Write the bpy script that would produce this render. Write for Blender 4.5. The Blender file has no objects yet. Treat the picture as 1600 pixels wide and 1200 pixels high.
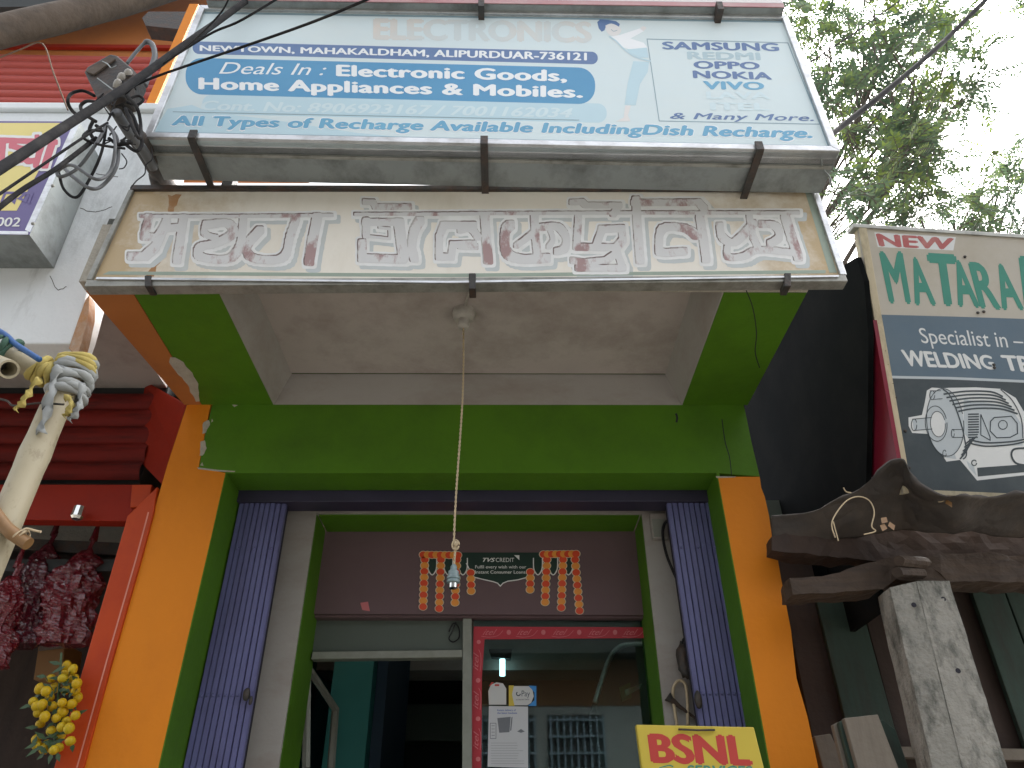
import bpy, bmesh, math, random
from mathutils import Vector, Matrix, noise

R = random.Random(7)
sc = bpy.context.scene
COL = sc.collection
# ------------------------------------------------------------------ camera
F, CX, CY = 1162.0, 800.0, 600.0          # photo pixels (1600 x 1200)
CAM = Vector((0.0, 0.0, 1.5))
Zc = Vector((-11.0, -1745.0, 1162.0)).normalized()      # world up, in camera axes (right, down, forward)
Yc = Vector((-14.0, 774.0, 1162.0)); Yc = (Yc - Zc * Yc.dot(Zc)).normalized()
Xc = Yc.cross(Zc)
W2C = Matrix((Xc, Yc, Zc)).transposed()                 # world -> camera(right,down,fwd)
C2W = W2C.transposed()
cam_d = bpy.data.cameras.new("camera")
cam = bpy.data.objects.new("camera", cam_d); COL.objects.link(cam)
Rm = Matrix((C2W @ Vector((1, 0, 0)), C2W @ Vector((0, -1, 0)), C2W @ Vector((0, 0, -1)))).transposed()
cam.matrix_world = Matrix.Translation(CAM) @ Rm.to_4x4()
cam_d.sensor_fit = 'HORIZONTAL'; cam_d.sensor_width = 36.0; cam_d.lens = 36.0 * F / 1600.0
cam_d.clip_start = 0.05; cam_d.clip_end = 2000.0
sc.camera = cam

# ------------------------------------------------------------------ world, sun, exposure
SUN_EL, SUN_AZ = math.radians(58), math.radians(48)    # azimuth from +Y, clockwise
world = bpy.data.worlds.new("World"); sc.world = world; world.use_nodes = True
wn = world.node_tree.nodes; wl = world.node_tree.links
for n in list(wn): wn.remove(n)
sky = wn.new('ShaderNodeTexSky'); sky.sky_type = 'NISHITA'; sky.sun_disc = False
sky.sun_elevation = SUN_EL; sky.sun_rotation = SUN_AZ
sky.air_density = 1.0; sky.dust_density = 7.0; sky.ozone_density = 1.0
hs = wn.new('ShaderNodeHueSaturation'); hs.inputs['Saturation'].default_value = 0.25; hs.inputs['Value'].default_value = 1.0
bg = wn.new('ShaderNodeBackground'); bg.inputs['Strength'].default_value = 0.15
wo = wn.new('ShaderNodeOutputWorld')
wl.new(sky.outputs[0], hs.inputs['Color']); wl.new(hs.outputs[0], bg.inputs['Color']); wl.new(bg.outputs[0], wo.inputs['Surface'])
sun_d = bpy.data.lights.new("sun", 'SUN'); sun_d.energy = 0.8; sun_d.angle = math.radians(25); sun_d.color = (1.0, 0.96, 0.9)
sun = bpy.data.objects.new("sun", sun_d); COL.objects.link(sun)
sdir = Vector((math.sin(SUN_AZ) * math.cos(SUN_EL), math.cos(SUN_AZ) * math.cos(SUN_EL), math.sin(SUN_EL)))
sun.rotation_euler = sdir.to_track_quat('Z', 'Y').to_euler()
sc.view_settings.view_transform = 'Standard'; sc.view_settings.look = 'None'
sc.view_settings.exposure = 2.05; sc.view_settings.gamma = 1.0; sc.view_settings.use_curve_mapping = False
sc.render.engine = 'CYCLES'; sc.cycles.max_bounces = 8

# ------------------------------------------------------------------ rays: a photo pixel -> a point on a real plane
def ray(px, py):
    return C2W @ Vector(((px - CX) / F, (py - CY) / F, 1.0))
def PY(px, py, Y):
    d = ray(px, py); return CAM + d * ((Y - CAM.y) / d.y)
def PZ(px, py, Z):
    d = ray(px, py); return CAM + d * ((Z - CAM.z) / d.z)
def PX(px, py, X):
    d = ray(px, py); return CAM + d * ((X - CAM.x) / d.x)
class Plane:
    def __init__(s, p, n):
        s.p = Vector(p); s.n = Vector(n).normalized()
        if s.n.dot(CAM - s.p) < 0: s.n = -s.n
    def at(s, px, py, off=0.0):
        d = ray(px, py); q = s.p + s.n * off
        return CAM + d * ((q - CAM).dot(s.n) / d.dot(s.n))
def YPL(Y): return Plane((0, Y, 0), (0, -1, 0))

# ------------------------------------------------------------------ materials
def lin(c):
    if isinstance(c, str):
        c = c.lstrip('#'); v = [int(c[i:i+2], 16) / 255 for i in (0, 2, 4)]
        return tuple((x / 12.92 if x <= .04045 else ((x + .055) / 1.055) ** 2.4) for x in v)
    return c
MATS = {}
def mat(name, col, rough=.6, metal=0.0, var=.25, vscale=6.0, dirt=None, damt=.35, dscale=3.0, stretch=(1, 1, 1),
        bump=.0, bscale=60.0, spec=.5, alpha=None, trans=0.0, lo=.45, hi=.7, coat=0.0):
    m = bpy.data.materials.new(name); m.use_nodes = True
    nt = m.node_tree; N = nt.nodes; L = nt.links
    b = N['Principled BSDF']
    col = lin(col)
    tc = N.new('ShaderNodeNewGeometry'); mp = N.new('ShaderNodeMapping'); mp.inputs['Scale'].default_value = stretch
    L.new(tc.outputs['Position'], mp.inputs['Vector'])
    n1 = N.new('ShaderNodeTexNoise'); n1.inputs['Scale'].default_value = vscale; n1.inputs['Detail'].default_value = 7; n1.inputs['Roughness'].default_value = .65
    L.new(mp.outputs[0], n1.inputs['Vector'])
    mx = N.new('ShaderNodeMix'); mx.data_type = 'RGBA'
    mx.inputs[6].default_value = tuple(max(0, c * (1 - var)) for c in col) + (1,)
    mx.inputs[7].default_value = tuple(min(1, c * (1 + var)) for c in col) + (1,)
    L.new(n1.outputs['Fac'], mx.inputs[0]); out = mx.outputs[2]
    if dirt is not None:
        n2 = N.new('ShaderNodeTexNoise'); n2.inputs['Scale'].default_value = dscale; n2.inputs['Detail'].default_value = 9; n2.inputs['Roughness'].default_value = .7
        L.new(mp.outputs[0], n2.inputs['Vector'])
        rp = N.new('ShaderNodeMapRange'); rp.inputs[1].default_value = lo; rp.inputs[2].default_value = hi; rp.inputs[4].default_value = damt
        L.new(n2.outputs['Fac'], rp.inputs[0])
        m2 = N.new('ShaderNodeMix'); m2.data_type = 'RGBA'; m2.inputs[7].default_value = lin(dirt) + (1,)
        L.new(rp.outputs[0], m2.inputs[0]); L.new(out, m2.inputs[6]); out = m2.outputs[2]
    L.new(out, b.inputs['Base Color'])
    b.inputs['Roughness'].default_value = rough; b.inputs['Metallic'].default_value = metal
    b.inputs['Specular IOR Level'].default_value = spec
    b.inputs['Coat Weight'].default_value = coat
    if trans: b.inputs['Transmission Weight'].default_value = trans
    if bump:
        n3 = N.new('ShaderNodeTexNoise'); n3.inputs['Scale'].default_value = bscale; n3.inputs['Detail'].default_value = 5
        L.new(tc.outputs['Position'], n3.inputs['Vector'])
        bp = N.new('ShaderNodeBump'); bp.inputs['Strength'].default_value = bump; bp.inputs['Distance'].default_value = .01
        L.new(n3.outputs['Fac'], bp.inputs['Height']); L.new(bp.outputs[0], b.inputs['Normal'])
    MATS[name] = m
    return m

def emit(name, col, s):
    m = bpy.data.materials.new(name); m.use_nodes = True
    b = m.node_tree.nodes['Principled BSDF']; b.inputs['Emission Color'].default_value = lin(col) + (1,); b.inputs['Emission Strength'].default_value = s
    return m

M = {}
M['orange'] = mat('orange_paint', (.68, .215, .010), .6, spec=.25, var=.10, vscale=2.5, dirt=(.48, .135, .012), damt=.3, dscale=3, stretch=(1, 1, .5), bump=.12, bscale=40)
M['green'] = mat('green_paint', (.075, .185, .010), .6, spec=.25, var=.12, vscale=2.5, dirt=(.038, .08, .010), damt=.45, dscale=2.2, bump=.12, bscale=40)
M['white_wall'] = mat('white_wash', (.36, .34, .315), .8, var=.08, vscale=3, dirt=(.24, .19, .155), damt=.55, dscale=2.5, stretch=(1, 1, 2), bump=.15, bscale=70)
M['ceiling'] = mat('ceiling_wash', (.43, .385, .355), .85, var=.08, vscale=3, dirt=(.17, .13, .105), damt=.5, dscale=3.5, bump=.12, bscale=60)
M['parapet'] = mat('parapet_wash', (.74, .77, .78), .8, var=.06, vscale=4, dirt=(.30, .31, .30), damt=.7, dscale=4.5, stretch=(1.6, 1, .5), lo=.55, hi=.78, bump=.25, bscale=50)
M['concrete'] = mat('raw_concrete', (.27, .26, .23), .9, var=.45, vscale=24, dirt=(.028, .034, .028), damt=.8, dscale=13, stretch=(1, 1, .45), lo=.46, hi=.62, bump=.7, bscale=70)
M['plaster'] = mat('bare_plaster', (.40, .37, .31), .9, var=.25, vscale=30, bump=.5, bscale=90)
M['rust_plaster'] = mat('rust_plaster', (.44, .22, .09), .9, var=.4, vscale=14, dirt=(.5, .47, .42), damt=.8, dscale=12, stretch=(1, 1, .5), bump=.5, bscale=50)
M['purple'] = mat('purple_gate_paint', (.125, .13, .29), .42, var=.14, vscale=10, dirt=(.06, .05, .11), damt=.6, dscale=5, stretch=(2, 2, .4), bump=.1, bscale=120)
M['purple_dark'] = mat('gate_track_paint', (.035, .03, .06), .5, var=.3, vscale=10)
M['gate_gap'] = mat('gate_gap', (.012, .011, .02), .8)
M['red'] = mat('red_metal_paint', (.27, .018, .006), .55, spec=.2, var=.12, vscale=4, dirt=(.16, .012, .008), damt=.5, dscale=4, bump=.06, bscale=30)
M['red_post'] = mat('red_gloss_paint', (.46, .055, .008), .42, spec=.25, var=.10, vscale=5, dirt=(.3, .02, .01), damt=.4, dscale=4)
M['red_shutter'] = mat('red_shutter_paint', (.36, .045, .03), .5, var=.15, vscale=3, dirt=(.2, .04, .03), damt=.4, stretch=(.4, 1, 4), dscale=3)
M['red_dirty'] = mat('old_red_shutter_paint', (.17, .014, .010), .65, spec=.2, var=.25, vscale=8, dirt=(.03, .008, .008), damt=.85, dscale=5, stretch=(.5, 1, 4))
M['orange_dull'] = mat('dull_orange_wall', (.42, .14, .03), .7, var=.15, vscale=3, dirt=(.2, .07, .03), damt=.5)
M['alu'] = mat('aluminium', (.66, .67, .68), .38, .75, var=.12, vscale=25, dirt=(.22, .21, .19), damt=.6, dscale=14, stretch=(.6, 1, 1))
M['tin'] = mat('galvanised_tin', (.30, .33, .33), .55, .35, var=.18, vscale=5, dirt=(.10, .105, .10), damt=.8, dscale=5, stretch=(1.2, 1, 1), bump=.25, bscale=12)
M['alu_dull'] = mat('dull_aluminium', (.34, .34, .31), .55, .4, var=.25, vscale=18, dirt=(.10, .10, .08), damt=.7, dscale=10)
M['iron'] = mat('dark_iron', (.05, .048, .045), .6, .3, var=.4, vscale=30, dirt=(.12, .06, .035), damt=.6, dscale=20, bump=.3, bscale=80)
M['black_cable'] = mat('black_cable', (.022, .022, .024), .85, spec=.15, var=.3, vscale=20, dirt=(.09, .085, .08), damt=.5, dscale=12)
M['grey_cable'] = mat('grey_cable', (.10, .105, .11), .5, var=.2)
M['black_sheet'] = mat('black_tarred_sheet', (.006, .007, .0075), .95, spec=.04, var=.35, vscale=5, dirt=(.016, .016, .015), damt=.6, dscale=3, bump=.06, bscale=9)
M['bamboo'] = mat('pale_bamboo', (.40, .35, .24), .55, var=.12, vscale=7, dirt=(.16, .12, .07), damt=.55, dscale=26, stretch=(1, 1, .6), lo=.55, hi=.66, bump=.12, bscale=40)
M['bamboo_brown'] = mat('brown_split_bamboo', (.24, .13, .05), .5, var=.3, vscale=20, stretch=(3, 3, 1))
M['old_wood'] = mat('weathered_brown_pole', (.10, .075, .055), .8, var=.3, vscale=9, dirt=(.035, .027, .022), damt=.7, dscale=8, stretch=(.6, 2, 2.5), bump=.4, bscale=35)
M['beam_wood'] = mat('old_beam_wood', (.06, .039, .026), .8, var=.35, vscale=10, dirt=(.02, .014, .012), damt=.8, dscale=7, stretch=(.4, 2, 4), bump=.8, bscale=30)
M['plank_brown'] = mat('dark_plank_wood', (.045, .027, .02), .8, var=.4, vscale=8, stretch=(4, 4, .5), dirt=(.015, .01, .008), damt=.7, dscale=4, bump=.4, bscale=30)
M['plank_green'] = mat('green_plank_wood', (.03, .055, .042), .8, var=.35, vscale=7, stretch=(4, 4, .6), dirt=(.03, .025, .02), damt=.75, dscale=4, bump=.3, bscale=30)
M['plank_grey'] = mat('grey_plank_wood', (.17, .145, .115), .8, var=.2, vscale=8, stretch=(5, 5, .6), dirt=(.10, .08, .06), damt=.6, dscale=6, bump=.3, bscale=40)
M['cloth_grey'] = mat('grey_rag', (.36, .38, .38), .9, var=.25, vscale=14, dirt=(.2, .19, .15), damt=.5)
M['cloth_yellow'] = mat('yellow_rag', (.50, .40, .12), .9, var=.25, vscale=14, dirt=(.25, .2, .08), damt=.5)
M['cloth_green'] = mat('green_rag', (.05, .11, .08), .9, var=.3)
M['blue'] = mat('blue_hose', (.02, .10, .30), .4, var=.2)
M['twine'] = mat('twine', (.50, .40, .26), .9, var=.25, vscale=90)
M['brown_twine'] = mat('brown_twine', (.14, .09, .06), .9, var=.25, vscale=90)
M['porcelain'] = mat('dusty_porcelain', (.42, .40, .36), .45, var=.12, dirt=(.2, .17, .14), damt=.5, dscale=20)
M['bakelite'] = mat('grey_green_lamp_holder', (.20, .27, .28), .35, var=.1)
M['chrome'] = mat('chrome', (.75, .75, .72), .18, 1.0, var=.1)
M['pink_wall'] = mat('mauve_panel', (.14, .088, .095), .75, var=.08, vscale=3, dirt=(.10, .06, .065), damt=.4, dscale=3)
M['frame_metal'] = mat('window_frame_paint', (.24, .25, .215), .5, var=.15, vscale=12, dirt=(.15, .15, .12), damt=.5, dscale=9)
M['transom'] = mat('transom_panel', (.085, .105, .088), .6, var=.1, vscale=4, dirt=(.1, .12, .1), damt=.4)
M['teal'] = mat('teal_wall', (.03, .22, .21), .6, var=.1)
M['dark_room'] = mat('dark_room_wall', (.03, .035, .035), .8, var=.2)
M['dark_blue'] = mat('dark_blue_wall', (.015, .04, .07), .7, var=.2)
M['paper'] = mat('white_paper', (.52, .53, .55), .7, var=.04)
M['sticker_white'] = mat('white_sticker', (.52, .52, .51), .5, var=.03)
M['ink'] = mat('dark_ink', (.05, .055, .08), .7, var=.2)
M['ink_blue'] = mat('blue_ink', (.03, .08, .35), .6, var=.1)
M['sky_blue'] = mat('sticker_blue', (.03, .22, .55), .5, var=.05)
M['yellow_p'] = mat('yellow_print', (.56, .43, .05), .5, var=.06, vscale=5, dirt=(.5, .38, .06), damt=.35)
M['red_p'] = mat('red_print', (.47, .045, .035), .5, var=.08, vscale=8)
M['tape_red'] = mat('red_tape', (.42, .02, .035), .4, var=.08)
M['tape_pink'] = mat('tape_print', (.58, .16, .17), .4, var=.08)
M['dkgreen_p'] = mat('dark_green_print', (.012, .035, .025), .45, var=.1)
M['orange_p'] = mat('marigold_print', (.80, .30, .045), .5, var=.08)
M['redorange_p'] = mat('red_marigold_print', (.72, .07, .02), .5, var=.08)
M['cream_p'] = mat('cream_print', (.70, .62, .45), .5, var=.05)
M['white_p'] = mat('white_print', (.78, .78, .76), .5, var=.04)
# billboard inks
M['bb_face'] = mat('billboard_sheet', (.64, .75, .77), .55, var=.05, vscale=1.6, dirt=(.68, .75, .73), damt=.6, dscale=1.4, stretch=(1, 1, 1.5))
M['bb_blue'] = mat('faded_blue_print', (.07, .29, .52), .55, var=.08, vscale=2, dirt=(.10, .33, .52), damt=.4)
M['bb_navy'] = mat('faded_navy_print', (.10, .18, .37), .55, var=.08, vscale=2, dirt=(.15, .27, .46), damt=.5)
M['bb_sky'] = mat('faded_sky_print', (.13, .38, .58), .55, var=.10, vscale=2.5, dirt=(.19, .47, .63), damt=.5)
M['bb_grey'] = mat('faded_grey_print', (.42, .56, .61), .55, var=.06)
M['bb_pale'] = mat('very_pale_print', (.62, .76, .80), .55, var=.03)
M['bb_wash'] = mat('pale_blue_wash', (.50, .68, .75), .55, var=.04)
M['bb_beige'] = mat('very_pale_beige_print', (.585, .66, .665), .55, var=.02, dirt=(.76, .64, .54), damt=.8, dscale=1.6)
M['bb_white'] = mat('billboard_white', (.84, .87, .88), .55, var=.03)
M['bb_skin'] = mat('pale_skin_print', (.74, .73, .71), .55, var=.03)
M['bb_line'] = mat('frame_line_print', (.24, .35, .41), .55, var=.1)
# hand-painted signs
def sign_panel():
    m = mat('old_sign_paint', (.84, .80, .71), .6, var=.07, vscale=3, dirt=(.60, .53, .41), damt=.5, dscale=2.0, stretch=(1.5, 1, .5), bump=.1, bscale=30)
    nt = m.node_tree; N = nt.nodes; L = nt.links; b = N['Principled BSDF']
    prev = b.inputs['Base Color'].links[0].from_socket
    g = N.new('ShaderNodeNewGeometry'); sp = N.new('ShaderNodeSeparateXYZ'); L.new(g.outputs['Position'], sp.inputs[0])
    # ochre stain that has run down the two ends of the board
    ab = N.new('ShaderNodeMath'); ab.operation = 'ADD'; ab.inputs[1].default_value = 0.13; L.new(sp.outputs[0], ab.inputs[0])
    a2 = N.new('ShaderNodeMath'); a2.operation = 'ABSOLUTE'; L.new(ab.outputs[0], a2.inputs[0])
    nz = N.new('ShaderNodeTexNoise'); nz.inputs['Scale'].default_value = 4; nz.inputs['Detail'].default_value = 8; nz.inputs['Roughness'].default_value = .7
    L.new(g.outputs['Position'], nz.inputs[0])
    ad = N.new('ShaderNodeMath'); ad.operation = 'MULTIPLY_ADD'; ad.inputs[1].default_value = .9; L.new(nz.outputs['Fac'], ad.inputs[0]); L.new(a2.outputs[0], ad.inputs[2])
    mr = N.new('ShaderNodeMapRange'); mr.inputs[1].default_value = 1.38; mr.inputs[2].default_value = 1.68; mr.inputs[4].default_value = .75; L.new(ad.outputs[0], mr.inputs[0])
    mx = N.new('ShaderNodeMix'); mx.data_type = 'RGBA'; mx.inputs[7].default_value = (.42, .27, .08, 1)
    L.new(mr.outputs[0], mx.inputs[0]); L.new(prev, mx.inputs[6]); L.new(mx.outputs[2], b.inputs['Base Color'])
    return m
M['old_sign'] = sign_panel()
M['bn_shadow'] = mat('letter_shadow_paint', (.56, .60, .60), .6, var=.1, vscale=8, dirt=(.56, .55, .50), damt=.6, dscale=7)
M['bn_outline'] = mat('letter_outline_paint', (.84, .85, .84), .6, var=.06, vscale=8, dirt=(.55, .53, .48), damt=.4, dscale=9)
M['bn_face'] = mat('worn_letter_paint', (.69, .69, .685), .6, var=.10, vscale=8, dirt=(.27, .085, .08), damt=.7, dscale=8, stretch=(1.2, 1, .5), lo=.52, hi=.60)
M['bn_edge'] = mat('letter_edge_paint', (.17, .12, .11), .6, var=.3, vscale=12, dirt=(.5, .48, .46), damt=.9, dscale=10, lo=.47, hi=.55)
M['green_trim'] = mat('pale_green_trim', (.33, .40, .33), .6, var=.15, vscale=12)
M['mt_cream'] = mat('cream_sign_paint', (.46, .43, .37), .5, var=.06, vscale=4, dirt=(.34, .29, .2), damt=.5, dscale=4, bump=.15, bscale=6)
M['mt_blue'] = mat('slate_blue_sign_paint', (.10, .15, .20), .4, var=.12, vscale=4, dirt=(.13, .17, .20), damt=.5, dscale=3, bump=.25, bscale=6)
M['mt_black'] = mat('black_sign_paint', (.045, .06, .07), .4, var=.2, vscale=5, dirt=(.10, .12, .13), damt=.5, dscale=4, bump=.25, bscale=6)
M['mt_green'] = mat('teal_letter_paint', (.045, .24, .18), .5, var=.12, vscale=10)
M['mt_red'] = mat('faded_red_letter_paint', (.40, .10, .10), .5, var=.15, vscale=10, dirt=(.5, .3, .26), damt=.5, dscale=14)
M['mt_white'] = mat('white_sign_paint', (.66, .68, .68), .5, var=.06)
M['mt_grey'] = mat('grey_sign_paint', (.46, .51, .54), .5, var=.08)
M['mt_mid'] = mat('mid_grey_sign_paint', (.28, .33, .36), .5, var=.1)
M['frame_wood'] = mat('cream_wood_batten', (.52, .45, .31), .7, var=.15, vscale=14, stretch=(3, 3, .6), dirt=(.22, .18, .12), damt=.6, dscale=9)
M['crimson'] = mat('crimson_panel', (.19, .006, .025), .5, var=.15, vscale=4)
M['yl_purple'] = mat('purple_print', (.13, .10, .27), .4, var=.08)
M['yl_yellow'] = mat('pale_yellow_print', (.78, .66, .22), .4, var=.06, vscale=3)
M['yl_pink'] = mat('pink_print', (.60, .13, .17), .4, var=.08)
M['ubb'] = mat('upper_sign_sheet', (.66, .62, .61), .4, var=.06)
M['ubb_red'] = mat('upper_sign_red', (.42, .18, .19), .4, var=.15, vscale=8, dirt=(.5, .4, .38), damt=.5, dscale=6)
M['fruit'] = mat('yellow_fruit_skin', (.52, .33, .008), .4, spec=.3, var=.15, vscale=20, dirt=(.45, .42, .03), damt=.5, dscale=9)
M['leaf_dark'] = mat('small_green_leaf', (.03, .07, .02), .5, var=.3)
M['bark'] = mat('tree_bark', (.10, .085, .07), .85, var=.3, vscale=12, bump=.5, bscale=20)
M['ground'] = mat('dusty_ground', (.19, .175, .15), .95, var=.2, vscale=1.2, bump=.3, bscale=20)
M['road'] = mat('asphalt', (.10, .10, .095), .9, var=.25, vscale=3, bump=.3, bscale=60)
M['tan_box'] = mat('cardboard', (.30, .17, .07), .8, var=.15)
M['far_orange'] = mat('far_orange_wall', (.17, .085, .035), .8, var=.12)
M['far_white'] = mat('far_white_wall', (.26, .28, .27), .8, var=.1)
M['far_blue'] = mat('far_blue_grille', (.22, .30, .36), .6, var=.1)

def packet_mat(name, col):
    m = mat(name, col, .2, var=.5, vscale=22, dirt=(.42, .38, .38), damt=.45, dscale=40, lo=.60, hi=.68, bump=1.0, bscale=45, coat=1.0)
    N = m.node_tree.nodes; L = m.node_tree.links; o_ = N['Material Output']; t_ = N.new('ShaderNodeBsdfTransparent'); t_.inputs[0].default_value = (.85, .35, .40, 1)
    x_ = N.new('ShaderNodeMixShader'); x_.inputs[0].default_value = .32; L.new(N['Principled BSDF'].outputs[0], x_.inputs[1]); L.new(t_.outputs[0], x_.inputs[2]); L.new(x_.outputs[0], o_.inputs['Surface'])
    return m
M['packet_a'] = packet_mat('crimson_cellophane', (.17, .009, .018))
M['packet_b'] = packet_mat('maroon_cellophane', (.10, .008, .018))

def leaf_mat():
    m = bpy.data.materials.new('tree_leaf'); m.use_nodes = True
    N = m.node_tree.nodes; L = m.node_tree.links
    for n in list(N): N.remove(n)
    g = N.new('ShaderNodeNewGeometry')
    nz = N.new('ShaderNodeTexNoise'); nz.inputs['Scale'].default_value = 1.1; nz.inputs['Detail'].default_value = 2
    L.new(g.outputs['Position'], nz.inputs[0])
    add = N.new('ShaderNodeMath'); add.operation = 'MULTIPLY_ADD'; add.inputs[1].default_value = .25
    L.new(g.outputs['Random Per Island'], add.inputs[0]); L.new(nz.outputs['Fac'], add.inputs[2])
    cr = N.new('ShaderNodeValToRGB'); e = cr.color_ramp.elements
    e[0].position = .42; e[0].color = (.06, .10, .068, 1); e[1].position = .86; e[1].color = (.20, .27, .06, 1)
    el = e.new(.64); el.color = (.10, .155, .085, 1)
    L.new(add.outputs[0], cr.inputs[0])
    d = N.new('ShaderNodeBsdfPrincipled'); d.inputs['Roughness'].default_value = .4; L.new(cr.outputs[0], d.inputs['Base Color'])
    t = N.new('ShaderNodeBsdfTranslucent'); L.new(cr.outputs[0], t.inputs[0])
    mx = N.new('ShaderNodeMixShader'); mx.inputs[0].default_value = .5
    L.new(d.outputs[0], mx.inputs[1]); L.new(t.outputs[0], mx.inputs[2])
    o = N.new('ShaderNodeOutputMaterial'); L.new(mx.outputs[0], o.inputs[0])
    return m
M['leaf'] = leaf_mat()
def glass_mat():
    m = bpy.data.materials.new('window_glass'); m.use_nodes = True
    N = m.node_tree.nodes; L = m.node_tree.links
    for n in list(N): N.remove(n)
    t = N.new('ShaderNodeBsdfTransparent'); t.inputs[0].default_value = (.70, .86, .84, 1)
    gl = N.new('ShaderNodeBsdfGlossy'); gl.inputs['Roughness'].default_value = .02
    fr = N.new('ShaderNodeFresnel'); fr.inputs['IOR'].default_value = 1.55
    mu = N.new('ShaderNodeMath'); mu.operation = 'MULTIPLY_ADD'; mu.inputs[1].default_value = 1.1; mu.inputs[2].default_value = .0; L.new(fr.outputs[0], mu.inputs[0])
    mx = N.new('ShaderNodeMixShader'); L.new(mu.outputs[0], mx.inputs[0]); L.new(t.outputs[0], mx.inputs[1]); L.new(gl.outputs[0], mx.inputs[2])
    o = N.new('ShaderNodeOutputMaterial'); L.new(mx.outputs[0], o.inputs[0])
    return m
M['glass'] = glass_mat()
M['tube_light'] = emit('lit_tube', '#cfeaf2', 1.2)

# ------------------------------------------------------------------ objects
ORG = {}
def thing(name, loc, label, cat, group=None, kind='thing'):
    o = bpy.data.objects.new(name, None); COL.objects.link(o); o.location = loc; o.empty_display_size = .1
    o['label'] = label; o['category'] = cat; o['kind'] = kind
    if group: o['group'] = group
    ORG[o.name] = Vector(loc); return o
def relabel(o, label, cat=None, group=None, kind=None):
    if label: o['label'] = label
    if cat: o['category'] = cat; o['kind'] = 'thing'
    if group: o['group'] = group
    if kind: o['kind'] = kind
    return o

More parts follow.
